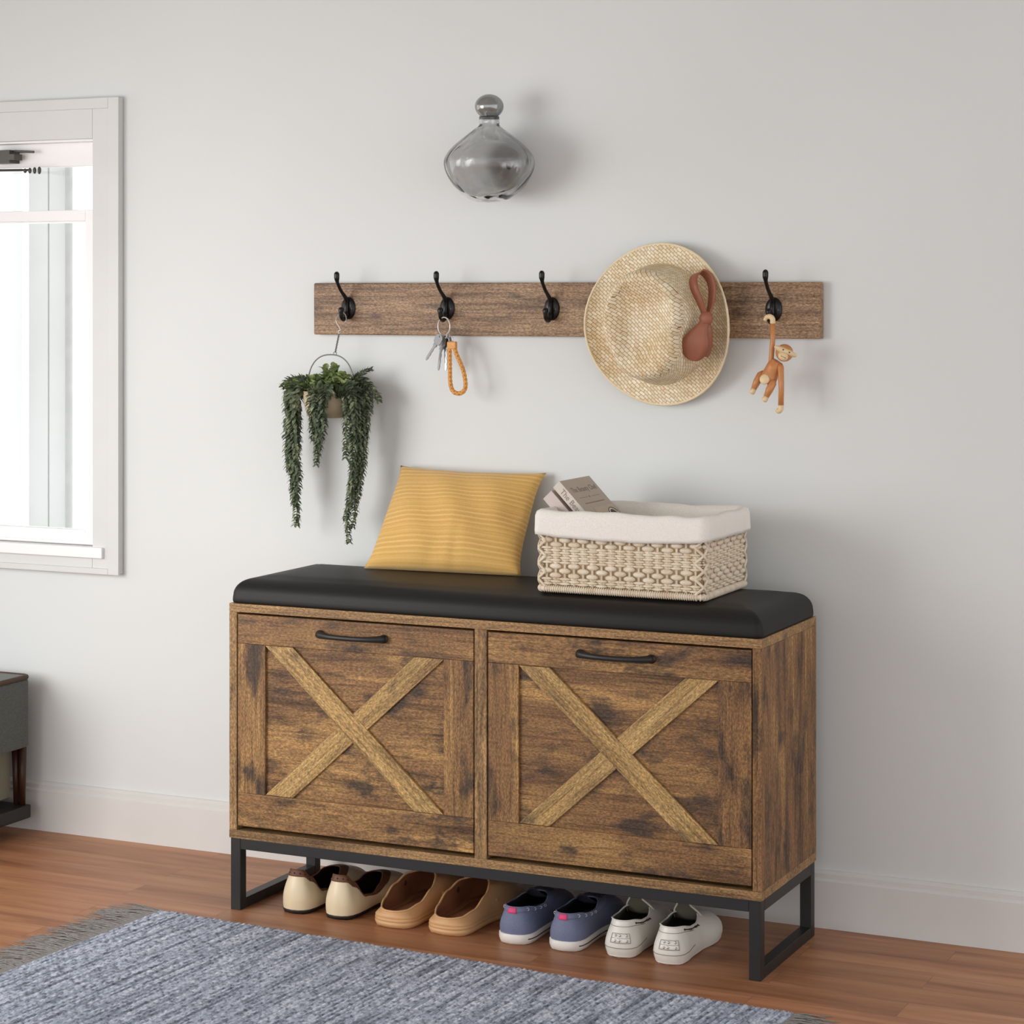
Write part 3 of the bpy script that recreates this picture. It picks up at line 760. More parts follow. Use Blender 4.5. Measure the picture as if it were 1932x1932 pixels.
def strip(path, widths, name, parent, wdir=None, th=0.002):
    """flat leather strip along a path; wdir = list of width directions"""
    P = [Vector(p) for p in path]; vs = []; n = len(P)
    for i in range(n):
        t = (P[min(i+1,n-1)]-P[max(i-1,0)]).normalized(); wd = Vector(wdir[i] if isinstance(wdir, list) else wdir)
        wd = (wd-t*wd.dot(t)).normalized(); nn = t.cross(wd)
        for s, q in ((-1,1),(-0.5,1.25),(0,1.35),(0.5,1.25),(1,1),(1,-1),(0,-1),(-1,-1)): vs.append(P[i]+wd*s*widths[i]+nn*q*th/2)
    fs = [(i*8+k, i*8+(k+1) % 8, (i+1)*8+(k+1) % 8, (i+1)*8+k) for i in range(n-1) for k in range(8)]
    fs += [tuple(range(7,-1,-1)), tuple((n-1)*8+k for k in range(8))]
    return MB().add(vs, fs).build(name, M_LEATH, parent)
yb = 0.262
bow = MB().ell((0.8085,yb+0.002,1.058), (0.0125,0.0075,0.0135), 16, 10).build('bow', M_LEATH, hat)
strip(catmull([(0.806,yb+0.001,1.066),(0.799,yb-0.004,1.088),(0.789,yb-0.005,1.112),(0.786,yb+0.002,1.130),(0.795,yb+0.012,1.1385),(0.808,yb+0.016,1.131),(0.8155,yb+0.014,1.112),(0.8150,yb+0.010,1.085),(0.8120,yb+0.004,1.066)], 5),
      [0.0062+0.0045*math.sin(math.pi*i/40) for i in range(41)], 'bow_loop', bow, [(0.9,-0.45,0.25)]*41)
tp_ = catmull([(0.807,yb-0.001,1.052),(0.802,yb-0.004,1.040),(0.796,yb-0.006,1.024),(0.790,yb-0.005,1.008),(0.786,yb-0.002,0.994),(0.783,yb+0.002,0.984)], 8)
al = [0]
for i in range(1, len(tp_)): al.append(al[-1]+(tp_[i]-tp_[i-1]).length)
strip(tp_, [(0.0085+0.0155*sstep(0,0.60,q/al[-1]))*math.sqrt(max(0.0,1-max(0,(q/al[-1]-0.60)/0.4005)**2)) for q in al], 'bow_tail', bow, (1,0.1,-0.15), 0.0025)
strip(catmull([(0.812,yb,1.050),(0.813,yb+0.003,1.030),(0.808,yb+0.006,1.006),(0.800,yb+0.010,0.992)], 6), [0.006+0.004*sstep(0,0.8,i/18) for i in range(19)], 'bow_tail', bow, (0.7,0.7,-0.1), 0.002)

# ================================================================== keys and strap on the second hook
kx, kz = 0.2800, 1.0280; ky = 0.2995
ringp = [(kx+0.0145*math.cos(a)*0.98, ky+0.0035*math.cos(a), kz+0.0180+0.0165*math.sin(a)-0.016) for a in [2*math.pi*i/40 for i in range(40)]]
kz = 1.0400-0.0
def circ(c, r, n=40, ax=(1,0,0), ay=(0,0,1)):
    ax, ay, c = Vector(ax), Vector(ay), Vector(c); return [c+ax*r*math.cos(2*math.pi*i/n)+ay*r*math.sin(2*math.pi*i/n) for i in range(n)]
RC = Vector((0.2790,0.3000,1.0405)); RA = Vector((0.93,-0.36,0)).normalized()
m = MB(); m.tube(circ(RC, 0.0168, 48, RA), 0.00135, 8, closed=True); m.tube(circ(RC+Vector((0.0006,-0.0018,0)), 0.0166, 48, RA), 0.0011, 8, closed=True)
tag(m.build('key_ring', M_SILVER), 'round silver key ring hanging from the second hook', 'key ring')
def key(pos, ang, tw, label, head='round', L=0.038, s=1.0):
    """flat key hanging from its bow hole at pos; local: bow at top, blade down -z"""
    M = Matrix.Translation(pos) @ Matrix.Rotation(ang, 4, 'Y') @ Matrix.Rotation(tw, 4, 'Z') @ Matrix.Scale(s, 4)
    t = thing('key', label, 'key', tuple(pos), 'keys on the ring')
    h = MB(); th = 0.0011; out = []; n = 28
    for i in range(n):
        a = 2*math.pi*i/n; out.append((0.0105*math.cos(a)*(1 if head == 'round' else 1.0/max(abs(math.cos(a)),abs(math.sin(a)))**0.45), 0.0112*math.sin(a)-0.0075))
    hole = [(0.0024*math.cos(2*math.pi*i/n), 0.0018*math.sin(2*math.pi*i/n)-0.0005) for i in range(n)]
    vs = [(x,-th,z) for x,z in out]+[(x,-th,z) for x,z in hole]+[(x,th,z) for x,z in hole]+[(x,th,z) for x,z in out]
    fs = [(a*n+i, a*n+(i+1) % n, ((a+1) % 4)*n+(i+1) % n, ((a+1) % 4)*n+i) for a in range(4) for i in range(n)]
    h.add(vs, fs); put(h, 'key_head', M_KEY, t, M, 0.0)
    b = MB(); b.box((-0.0045,-0.0016,-0.0225),(0.0045,0.0016,-0.0180))
    pts = [(-0.0032,-0.022),(0.0032,-0.022)]; z = -0.024; prof = [(0.0032,-0.022)]
    for i in range(6): prof += [(0.0032-0.0012*(i % 2), z),(0.0022+0.0008*(i % 2), z-0.0025)]; z -= L/7.2
    prof += [(0.0008,-0.022-L),(-0.0016,-0.022-L+0.001),(-0.0032,-0.022-L+0.005),(-0.0032,-0.022)]
    k = len(prof); vs = [(x,-0.0009,z) for x,z in prof]+[(x,0.0009,z) for x,z in prof]
    b.add(vs, [tuple(range(k)), tuple(range(2*k-1,k-1,-1))]+[(i,(i+1) % k,k+(i+1) % k,k+i) for i in range(k)])
    put(b, 'key_blade', M_KEY, t, M, 0.0)
    return t
key((0.2745,0.293,1.0215), R(34), R(-20), 'flat square-headed key splayed out to the left of the ring', 'sq', 0.034, 0.95)
key((0.2755,0.300,1.0185), R(8), R(-25), 'narrow grey key hanging just left of the bunch middle', 'round', 0.040, 0.98)
key((0.2790,0.306,1.0195), R(-1), R(-10), 'grey key hanging third from the left in the bunch', 'round', 0.041, 0.98)
key((0.2815,0.311,1.0200), R(-5), R(-30), 'grey key nearest the braided strap', 'round', 0.041, 0.98)
M_TAN = plain('tan_braid', srgb(214,152,78), 0.5, var=0.18, nscale=260, bmp=0.3, bd=0.001)
strap = thing('braided_strap', 'tan braided leather loop strap hanging from the key ring', 'keychain', (0.297,0.296,1.015))
cx = 0.2975
m = MB(); m.box((cx-0.0092,0.2915,0.9985),(cx+0.0092,0.3005,1.0125)); m.build('clasp', M_TAN, strap, smooth=False, bevel=0.0022, segs=3)
m = MB(); m.tube(circ((cx-0.003,0.297,1.0165), 0.0058, 24, RA), 0.0009, 6, closed=True); m.tube(circ((cx-0.009,0.297,1.0225), 0.0040, 20, (0.3,0.9,0)), 0.0009, 6, closed=True); m.build('link', M_SILVER, strap)
path = catmull([(cx-0.0055,0.296,0.999),(cx-0.0045,0.295,0.985),(cx-0.0030,0.293,0.960),(cx-0.0010,0.291,0.935),(cx+0.0055,0.290,0.9205),(cx+0.0180,0.290,0.9170),(cx+0.0285,0.290,0.9235),(cx+0.0300,0.291,0.938),(cx+0.0235,0.293,0.962),(cx+0.0110,0.295,0.986),(cx+0.0055,0.296,0.999)], 16)
m = MB(); n = len(path); L = [0]
for i in range(1, n): L.append(L[-1]+(path[i]-path[i-1]).length)
for s in range(4):      # four strands plaited around the core
    pts = []
    for i in range(n):
        t = (path[min(i+1,n-1)]-path[max(i-1,0)]).normalized(); a = Vector((0,1,0)); b = t.cross(a).normalized()
        ph = L[i]/0.0155*2*math.pi*(1 if s % 2 else -1)+s*math.pi/2
        pts.append(path[i]+a*math.cos(ph)*0.0019+b*math.sin(ph)*0.0023)
    m.tube(pts, 0.0021, 7)
m.build('braid', M_TAN, strap)

# ================================================================== wooden toy monkey
M_TEAK = plain('toy_teak', srgb(196,132,78), 0.38, var=0.10, nscale=120, bmp=0.05)
M_LIMBA = plain('pale_toy_wood', srgb(226,200,156), 0.45, var=0.05, nscale=80, bmp=0.05)
mk = thing('toy_monkey', 'small wooden toy monkey hanging by one arm from the rightmost hook', 'toy', (0.918,0.29,0.955))
my = 0.2860
def seg(name, pts, rad, mat, parent, sub=None): return MB().tube(catmull(pts, 5), rad, 14).build(name, mat, parent)
def lerpr(tab, n):
    out = []
    for i in range(n):
        t = i/(n-1)*(len(tab)-1); k = min(int(t), len(tab)-2); out.append(tab[k]+(tab[k+1]-tab[k])*(t-k))
    return out
# torso leans from lower left to upper right
n = 21
m = MB(); m.tube(catmull([(0.9125,my,0.9455),(0.9150,my,0.952),(0.9185,my,0.962),(0.9245,my,0.974),(0.9310,my,0.985)], 5), lerpr([0.0085,0.0138,0.0148,0.0130,0.0125,0.0080], 21), 20)
torso = m.build('torso', M_TEAK, mk)
MB().lathe([(0.0001,0.0),(0.0075,0.0),(0.0088,-0.0012),(0.0088,-0.004)], 24, Matrix.Translation((0.9128,my-0.0165,0.9535)) @ Matrix.Rotation(R(90), 4, 'X') @ Matrix.Rotation(R(-8), 4, 'X')).build('belly_disc', M_LIMBA, torso)
# raised arm
m = MB(); m.tube([(0.9190,my+0.001,0.9735),(0.9200,my+0.001,0.990),(0.9225,my+0.001,1.020),(0.9230,my,1.050)], lerpr([0.0050,0.0045,0.0043,0.0046], 4), 14)
arm = m.build('arm', M_TEAK, mk)
m = MB(); m.tube(catmull([(0.9230,my,1.0495),(0.9225,my-0.0005,1.0575),(0.9180,my-0.001,1.0615),(0.9120,my-0.001,1.0600),(0.9085,my-0.001,1.0545)], 5), lerpr([0.0048,0.0048,0.0045,0.0040,0.0030], 21), 12); m.build('hand', M_LIMBA, arm, label='pale wooden hand curled over the hook')
# hanging arm
m = MB(); m.tube([(0.9375,my-0.003,0.9800),(0.9390,my-0.005,0.974),(0.9405,my-0.006,0.940),(0.9400,my-0.007,0.9090)], [0.0036,0.0056,0.0048,0.0050], 14)
arm2 = m.build('arm', M_TEAK, mk)
m = MB(); m.tube(catmull([(0.9400,my-0.007,0.9090),(0.9395,my-0.007,0.9020),(0.9360,my-0.008,0.8985),(0.9325,my-0.008,0.9020)], 5), lerpr([0.0050,0.0050,0.0045,0.0032], 16), 12); m.build('hand', M_LIMBA, arm2)
def leg(pts, r, foot):
    m = MB(); m.tube(pts, r, 14); l = m.build('leg', M_TEAK, mk)
    m = MB(); m.tube(foot[0], foot[1], 12); m.build('foot', M_LIMBA, l)
leg([(0.9050,my+0.002,0.9660),(0.9020,my-0.002,0.9610),(0.8965,my-0.006,0.9490),(0.8915,my-0.009,0.9365)], [0.0030,0.0066,0.0066,0.0048], ([(0.8914,my-0.009,0.9364),(0.8900,my-0.0105,0.9325),(0.8885,my-0.012,0.9290),(0.8878,my-0.0125,0.9280)],[0.0048,0.0053,0.0048,0.002]))
leg([(0.9285,my-0.006,0.9520),(0.9260,my-0.009,0.9470),(0.9205,my-0.011,0.9350),(0.9155,my-0.013,0.9235)], [0.0030,0.0068,0.0066,0.0048], ([(0.9154,my-0.013,0.9234),(0.9140,my-0.0145,0.9195),(0.9125,my-0.016,0.9160),(0.9118,my-0.0165,0.9150)],[0.0048,0.0053,0.0048,0.002]))
hc = Vector((0.9450,my-0.003,0.9990)); tilt = Matrix.Rotation(R(24), 3, 'Z') @ Matrix.Rotation(R(24), 3, 'Y')
head = MB().ell(hc, (0.0152,0.0145,0.0152), 24, 16).build('head', M_TEAK, mk)
f_ = MB(); f_.ell(hc+tilt@Vector((0,-0.0060,0.0030)), (0.0215,0.0100,0.0062), 28, 10, tilt); f_.build('face_band', M_LIMBA, head)
f_ = MB(); f_.ell(hc+tilt@Vector((-0.0010,-0.0125,-0.0065)), (0.0090,0.0070,0.0076), 20, 12, tilt); f_.build('muzzle', M_LIMBA, head)
f_ = MB()
for sx in (-1, 1): f_.ell(hc+tilt@Vector((sx*0.0058,-0.0155,0.0038)), (0.0013,0.0009,0.0013), 10, 6)
f_.build('eyes', M_HOOK, head)
f_ = MB(); f_.tube([hc+tilt@Vector((x-0.0010,-0.0195+abs(x)*0.20,-0.0075)) for x in (-0.0048,-0.002,0.002,0.0048)], 0.0004, 6); f_.build('mouth', M_HOOK, head)
# ================================================================== hanging planter on the first hook
def leaf_mat(name, a, bcol, tip):
    m, nt, b = newmat(name); g = noise(nt, coords(nt, (1,1,1)), 70, 3); g2 = noise(nt, coords(nt, (1,1,1)), 400, 2)
    c = ramp(nt, g, [(0.32, a), (0.52, bcol), (0.72, tip)]); c = mix(nt, c, ramp(nt, g2, [(0.3,(0.75,0.75,0.75,1)),(0.7,(1.25,1.25,1.2,1))]), 0.8, 'MULTIPLY')
    nt.links.new(c, b.inputs['Base Color']); b.inputs['Roughness'].default_value = 0.45; b.inputs['Specular IOR Level'].default_value = 0.35; return m
M_VINE = leaf_mat('vine_leaf', srgb(70,80,66), srgb(104,115,92), srgb(172,180,142))
M_BUSH = leaf_mat('bush_leaf', srgb(92,108,66), srgb(140,156,98), srgb(192,202,146))
M_POT = plain('beige_pot_clay', srgb(190,172,140), 0.6, var=0.04, nscale=40, bmp=0.03)
PX, PY = 0.0385, 0.290
plant = thing('hanging_plant', 'beige pot of trailing green vines hanging by wire and chain from the leftmost hook', 'plant', (PX,PY,0.868))
pot = MB().lathe([(0.0005,0.8665),(0.036,0.8665),(0.0405,0.869),(0.0465,0.890),(0.0495,0.9165),(0.0475,0.9165),(0.045,0.895),(0.040,0.876),(0.0005,0.876)], 48, Matrix.Translation((PX,PY,0))).build('pot', M_POT, plant)
MB().lathe([(0.0005,0.908),(0.030,0.910),(0.0468,0.907)], 32, Matrix.Translation((PX,PY,0))).build('soil', plain('soil', srgb(50,40,30), 0.95, var=0.3, nscale=300, bmp=0.5), plant)
def hoop_pt(a):
    return (PX+0.006+0.0505*math.copysign(abs(math.cos(a))**0.85, math.cos(a)), PY-0.003, 0.917+0.0685*max(math.sin(a),0)**0.80)
hp = [(PX-0.0475,PY-0.001,0.909)]+[hoop_pt(math.pi-math.pi*i/28) for i in range(1,28)]+[(PX+0.0475,PY+0.001,0.909)]
MB().tube(hp, 0.0013, 8).build('wire_hoop', M_BRASSDARK, plant)
m = MB(); z0 = 0.988; z1 = 1.026; top = Vector((0.0600,0.2925,1.0270)); bot = Vector((PX+0.0155,PY-0.003,0.9885))
m.tube(circ(bot+Vector((0,0,-0.0005)), 0.0032, 18), 0.0007, 6, closed=True)
for i in range(14):
    p = bot+(top-bot)*((i+1.2)/14.6)
    ax = (1,0,0) if i % 2 else (0,1,0)
    pts = [p+Vector(ax)*0.0016*math.cos(2*math.pi*k/12)+Vector((0,0,1))*0.0023*math.sin(2*math.pi*k/12) for k in range(12)]
    m.tube(pts, 0.00055, 5, closed=True)
m.build('chain', M_BRASSDARK, plant)
m = MB(); m.tube(catmull([(0.0620,0.2925,1.0275),(0.0590,0.2925,1.0255),(0.0580,0.2925,1.0300),(0.0625,0.2925,1.0330),(0.0570,0.2920,1.0420),(0.0535,0.2915,1.0500),(0.0545,0.2950,1.0585),(0.0595,0.3030,1.0655),(0.0655,0.3060,1.0610),(0.0685,0.3040,1.0520),(0.0665,0.3010,1.0470)], 6), 0.0008, 8)
m.build('wire_hook', M_SILVER, plant)
def leaf(mb, p, d, up, L, W, curl=0.25):
    """curved pointed oval leaf, 10 verts"""
    d = d.normalized(); s = d.cross(up)
    if s.length < 1e-4: s = d.cross(Vector((1,0,0)))
    s.normalize(); nn = s.cross(d).normalized(); vs = []
    prof = [(0.0,0.10),(0.28,0.85),(0.58,1.0),(0.84,0.6),(1.0,0.0)]
    for t, wd in prof:
        c = p+d*L*t-nn*L*curl*t*t
        vs += [c-s*W*wd*0.5+nn*W*0.12*wd, c, c+s*W*wd*0.5+nn*W*0.12*wd]
    fs = []
    for i in range(4):
        for k in range(2): fs.append((i*3+k, i*3+k+1, (i+1)*3+k+1, (i+1)*3+k))
    mb.add(vs, fs)
def vine(ctrl, L0=0.013, L1=0.008, dens=0.0052, seed=0, droop=0.35):
    rnd = random.Random(seed); path = catmull(ctrl, 14); mb = MB(); mb.tube(path, 0.0009, 5)
    ln = [0]
    for i in range(1, len(path)): ln.append(ln[-1]+(path[i]-path[i-1]).length)
    T = ln[-1]; s = 0.004; k = 0; j = 0
    while s < T:
        while j < len(ln)-2 and ln[j+1] < s: j += 1
        p = path[j]+(path[j+1]-path[j])*((s-ln[j])/max(ln[j+1]-ln[j],1e-6)); t = (path[j+1]-path[j]).normalized()
        f = s/T; LL = 1.08*(L0+(L1-L0)*f); base = k*1.2+rnd.uniform(-.3,.3)
        a = Vector((0,1,0)); a = (a-t*a.dot(t)).normalized(); b = t.cross(a)
        for q in range(5):
            th = base+q*math.pi*0.4+rnd.uniform(-.25,.25); out = a*math.cos(th)+b*math.sin(th)
            d = out*1.0+t*(0.05+droop*rnd.random())
            P = p.copy()
            L = LL*rnd.uniform(0.85,1.2)
            e = P+d.normalized()*L
            if e.y > WY-0.003: d.y = -abs(d.y)*0.3
            leaf(mb, P, d, t*-1, L, L*0.52, 0.45)
        s += dens*rnd.uniform(0.85,1.15); k += 1
    mb.build('trailing_stem', M_VINE, plant, smooth=True, fix=False)
def hang(x0, y0, xtop, ztop, pts, **kw):
    vine([(x0,y0,0.912),(xtop,y0-0.004 if False else y0,ztop)]+pts, **kw)
sd = 11
# left group
LG = [([(0.010,0.280,0.915),(-0.014,0.274,0.930),(-0.030,0.272,0.915),(-0.034,0.273,0.86),(-0.036,0.275,0.80),(-0.030,0.277,0.74),(-0.026,0.279,0.69),(-0.0285,0.279,0.661)],dict(L0=.015,L1=.008)),
 ([(0.005,0.292,0.915),(-0.024,0.292,0.932),(-0.046,0.290,0.915),(-0.046,0.288,0.86),(-0.048,0.287,0.80),(-0.044,0.286,0.765)],dict(L0=.013,L1=.009)),
 ([(0.004,0.300,0.914),(-0.018,0.305,0.930),(-0.036,0.303,0.910),(-0.028,0.296,0.85),(-0.030,0.292,0.79),(-0.032,0.290,0.725)],dict(L0=.014,L1=.008)),
 ([(0.008,0.272,0.914),(-0.008,0.262,0.926),(-0.026,0.264,0.90),(-0.028,0.267,0.85),(-0.026,0.271,0.79),(-0.022,0.273,0.75),(-0.030,0.274,0.70)],dict(L0=.013,L1=.007)),
 ([(0.000,0.290,0.915),(-0.020,0.285,0.936),(-0.045,0.282,0.934),(-0.060,0.280,0.924)],dict(L0=.011,L1=.007))]
LG += [([(0.006,0.284,0.914),(-0.020,0.280,0.926),(-0.040,0.280,0.900),(-0.040,0.281,0.84),(-0.038,0.282,0.77),(-0.032,0.281,0.70)],dict(L0=.013,L1=.008)),
 ([(0.006,0.296,0.914),(-0.016,0.298,0.922),(-0.030,0.296,0.89),(-0.042,0.292,0.83),(-0.040,0.288,0.78)],dict(L0=.013,L1=.009))]
MG = [([(0.030,0.262,0.914),(0.022,0.241,0.920),(0.014,0.236,0.895),(0.016,0.238,0.85),(0.018,0.240,0.815),(0.0165,0.242,0.778)],dict(L0=.013,L1=.007)),
 ([(0.036,0.262,0.914),(0.036,0.242,0.918),(0.030,0.236,0.890),(0.030,0.238,0.855),(0.026,0.240,0.825)],dict(L0=.013,L1=.008)),
 ([(0.022,0.262,0.914),(0.008,0.243,0.920),(0.003,0.240,0.900),(0.006,0.241,0.86),(0.010,0.242,0.825)],dict(L0=.010,L1=.008)),
 ([(0.042,0.260,0.914),(0.040,0.243,0.917),(0.024,0.238,0.880),(0.022,0.239,0.845),(0.020,0.241,0.80)],dict(L0=.011,L1=.008))]
RG = [([(0.070,0.275,0.914),(0.088,0.262,0.925),(0.098,0.260,0.900),(0.098,0.262,0.84),(0.094,0.266,0.78),(0.086,0.270,0.72),(0.078,0.272,0.68),(0.0815,0.272,0.633)],dict(L0=.015,L1=.008)),
 ([(0.076,0.285,0.914),(0.098,0.280,0.932),(0.114,0.276,0.915),(0.114,0.276,0.85),(0.112,0.277,0.79),(0.102,0.278,0.73),(0.092,0.279,0.695)],dict(L0=.015,L1=.008)),
 ([(0.064,0.268,0.913),(0.076,0.248,0.915),(0.080,0.244,0.88),(0.080,0.248,0.83),(0.078,0.252,0.795)],dict(L0=.014,L1=.009)),
 ([(0.072,0.300,0.914),(0.096,0.303,0.928),(0.106,0.300,0.90),(0.104,0.296,0.84),(0.100,0.292,0.78),(0.090,0.288,0.72),(0.072,0.284,0.675)],dict(L0=.014,L1=.008)),
 ([(0.070,0.262,0.913),(0.084,0.246,0.918),(0.094,0.246,0.89),(0.094,0.250,0.84),(0.090,0.256,0.77),(0.084,0.262,0.70)],dict(L0=.014,L1=.008)),
 ([(0.076,0.290,0.914),(0.098,0.288,0.940),(0.120,0.286,0.930),(0.138,0.286,0.912),(0.146,0.286,0.899)],dict(L0=.013,L1=.009)),
 ([(0.074,0.294,0.914),(0.092,0.292,0.938),(0.110,0.292,0.953),(0.130,0.292,0.960)],dict(L0=.012,L1=.006)),
 ([(0.080,0.300,0.914),(0.108,0.300,0.928),(0.124,0.298,0.905),(0.118,0.294,0.86),(0.112,0.290,0.80)],dict(L0=.013,L1=.008))]
RG += [([(0.074,0.288,0.914),(0.096,0.284,0.922),(0.108,0.282,0.890),(0.108,0.282,0.82),(0.104,0.282,0.76),(0.096,0.280,0.70),(0.088,0.276,0.66)],dict(L0=.014,L1=.008)),
 ([(0.072,0.280,0.913),(0.088,0.270,0.914),(0.104,0.266,0.880),(0.106,0.268,0.82),(0.100,0.270,0.75)],dict(L0=.014,L1=.009))]
for G in (LG, MG, RG):
    for c, kw in G:
        sx = -0.006 if G is LG else 0.0; kw = dict(kw); g_ = 1.0 if G is RG else 1.2
        kw['L0'] *= g_; kw['L1'] *= g_
        vine([c[0]]+[(x+sx+(0.295-y)*0.45, y, z) for x, y, z in c[1:]], seed=sd, **kw); sd += 1
def leafy(cx, cy, cz, r, n, seed):
    rnd = random.Random(seed); mb = MB()
    for i in range(n):
        th = rnd.uniform(0, 2*math.pi); ph = math.acos(rnd.uniform(-0.1, 1)); out = Vector((math.sin(ph)*math.cos(th), math.sin(ph)*math.sin(th), math.cos(ph)))
        p = Vector((cx,cy,cz))+Vector((out.x*r[0],out.y*r[1],out.z*r[2]))*rnd.uniform(0.35,1.0)
        p.y = min(p.y, WY-0.014)
        for q in range(3):
            d = out+Vector((rnd.uniform(-1,1),rnd.uniform(-1,1),rnd.uniform(-.6,.8)))
            if (p+d.normalized()*0.013).y > WY-0.002: d.y = -abs(d.y)
            leaf(mb, p, d, Vector((rnd.uniform(-.4,.4),rnd.uniform(-.4,.4),1)), rnd.uniform(0.012,0.017), rnd.uniform(0.011,0.015), 0.15)
    mb.build('leaf_cluster', M_BUSH, plant, fix=False)
leafy(0.012,0.280,0.912,(0.030,0.026,0.026),70,1); leafy(0.052,0.286,0.915,(0.028,0.026,0.052),100,2); leafy(-0.022,0.282,0.920,(0.028,0.020,0.014),45,3); leafy(0.076,0.284,0.913,(0.022,0.022,0.024),45,4)

# ================================================================== shoes
def halfw(t, heel, waist, ball):
    K = [(0,0),(0.008,0.42),(0.03,0.72),(0.07,0.92),(0.14,1.0),(0.22,0.98)]
    if t <= 0.22:
        for (a,va),(b,vb) in zip(K, K[1:]):
            if t <= b: return heel*(va+(vb-va)*(t-a)/(b-a))
    K = [(0.22,heel*0.98),(0.42,waist),(0.68,ball),(0.80,ball*0.95),(0.90,ball*0.76),(0.96,ball*0.50),(0.99,ball*0.26),(1.0,0)]
    for (a,va),(b,vb) in zip(K, K[1:]):
        if t <= b:
            f_ = (t-a)/(b-a) ; return va+(vb-va)*(f_*f_*(3-2*f_) if b < 0.85 else f_)
    return 0
class Last:
    """shoe surface: rows run from the sole edge up to the opening"""
    def __init__(s, X, Y, rot, L, heel, waist, ball, zs, rim, rimw, y0, y1, lean=0.0, toeh=0.045, bulge=0.003, bot=0.0):
        s.M = Matrix.Translation((X,Y,0)) @ Matrix.Rotation(rot, 4, 'Z'); s.__dict__.update(locals())
    def sole(s, th, off=0.0, z=0.0):
        c = math.cos(th); t = (1-c)/2
        # ease the parameter so the round ends get enough points
        w_ = halfw(t, s.heel, s.waist, s.ball)+off*(1 if 0.001 < t < 0.999 else 0)
        sg = 1 if math.sin(th) >= 0 else -1
        return Vector((sg*w_ if abs(math.sin(th)) > 1e-6 else 0, s.L*t+(-off if t < 0.02 else (off if t > 0.98 else 0)), z))
    def rimp(s, th):
        c = math.cos(th); t = (1-c)/2; K = s.rim
        z = K[-1][1]
        for (a,va),(b,vb) in zip(K, K[1:]):
            if t <= b: f_ = (t-a)/(b-a); f_ = f_*f_*(3-2*f_); z = va+(vb-va)*f_; break
        return Vector((s.rimw*math.copysign(abs(math.sin(th))**0.85, math.sin(th)), s.y0+(s.y1-s.y0)*t, z))
    def surf(s, th, k, off=0.0):
        p0 = s.sole(th, 0, s.zs); p3 = s.rimp(th); t = (1-math.cos(th))/2; front = sstep(0.55, 0.95, t)
        out = Vector((p0.x/max(s.ball,0.01), (-1 if t < 0.3 else (1 if t > 0.7 else 0))*abs(math.cos(th)), 0))
        p1 = Vector((p0.x, p0.y, s.zs+(p3.z-s.zs)*0.45*(1-front)+s.toeh*0.75*front))+out*s.bulge
        q = p3+(p0-p3)*0.30; p2 = Vector((q.x, q.y, s.zs+(p3.z-s.zs)*0.75))*(1-front)+(Vector((p3.x+(p0.x-p3.x)*0.42, p3.y+(p0.y-p3.y)*0.42, p3.z*0.90)))*front
        P = p0*(1-k)**3+p1*3*k*(1-k)**2+p2*3*k*k*(1-k)+p3*k**3
        if off:
            d = Vector((P.x, P.y-(s.y0+s.L*0.35), 0)); d = d.normalized() if d.length > 1e-5 else Vector((0,-1,0)); d.z = 0.6*front
            P = P+d.normalized()*off
        return P
    def grid(s, k0, k1, nk, off=0.0, th0=0, th1=2*math.pi, nth=72):
        closed = abs(th1-th0-2*math.pi) < 1e-6; mb = MB()
        mb.grid(lambda u, v: s.M @ s.surf(th0+(th1-th0)*u, k0+(k1-k0)*v, off), nth, nk, closeu=closed); return mb
    def shell(s, name, mat, parent, k1=1.0, thick=0.0018):
        """outer wall and inner wall in one closed skin"""
        nth = 72; nk = 12; rows = []
        for j in range(nk): rows.append([s.surf(2*math.pi*i/nth, k1*j/(nk-1)) for i in range(nth)])
        return MB().add([s.M @ p for r_ in rows for p in r_], [(a*nth+i, a*nth+(i+1) % nth, (a+1)*nth+(i+1) % nth, (a+1)*nth+i) for a in range(nk-1) for i in range(nth)]).build(name, mat, parent, center=True)
    def lining(s, mat, parent, name='lining', th=0.0022):
        nth = 72; nk = 10; rows = []
        def inn(p, amt):
            c = Vector((0, s.L*0.45, p.z)); d = c-p; d.z = 0; l = d.length
            return p+d.normalized()*min(amt, l) if l > 1e-6 else p
        for j in range(nk):
            k = 1-j/(nk-1)
            rows.append([inn(s.surf(2*math.pi*i/nth, k), th)+Vector((0,0,-0.0012 if j else 0.0)) for i in range(nth)])
        rows.append([Vector((p.x*0.3, s.L*0.45+(p.y-s.L*0.45)*0.5, s.zs+0.003)) for p in rows[-1]])
        vs = [s.M @ p for r_ in rows for p in r_]; n = len(rows)
        fs = [(a*nth+i, a*nth+(i+1) % nth, (a+1)*nth+(i+1) % nth, (a+1)*nth+i) for a in range(n-1) for i in range(nth)]+[tuple((n-1)*nth+i for i in range(nth))]
        return MB().add(vs, fs).build(name, mat, parent)
    def sole_mesh(s, name, mat, parent, z0, z1, off, off0=None, mid=None):
        nth = 72; off0 = off if off0 is None else off0
        prof = [(off0-0.002, z0),(off0, z0+0.0015)]+(mid or [])+[(off, z1-0.0012),(off-0.0008, z1)]
        rows = [[s.M @ s.sole(2*math.pi*i/nth, o_, z_) for i in range(nth)] for o_, z_ in prof]; n = len(rows)
        vs = [p for r_ in rows for p in r_]
        fs = [(a*nth+i, a*nth+(i+1) % nth, (a+1)*nth+(i+1) % nth, (a+1)*nth+i) for a in range(n-1) for i in range(nth)]+[tuple(range(nth-1,-1,-1)), tuple((n-1)*nth+i for i in range(nth))]
        return MB().add(vs, fs).build(name, mat, parent)
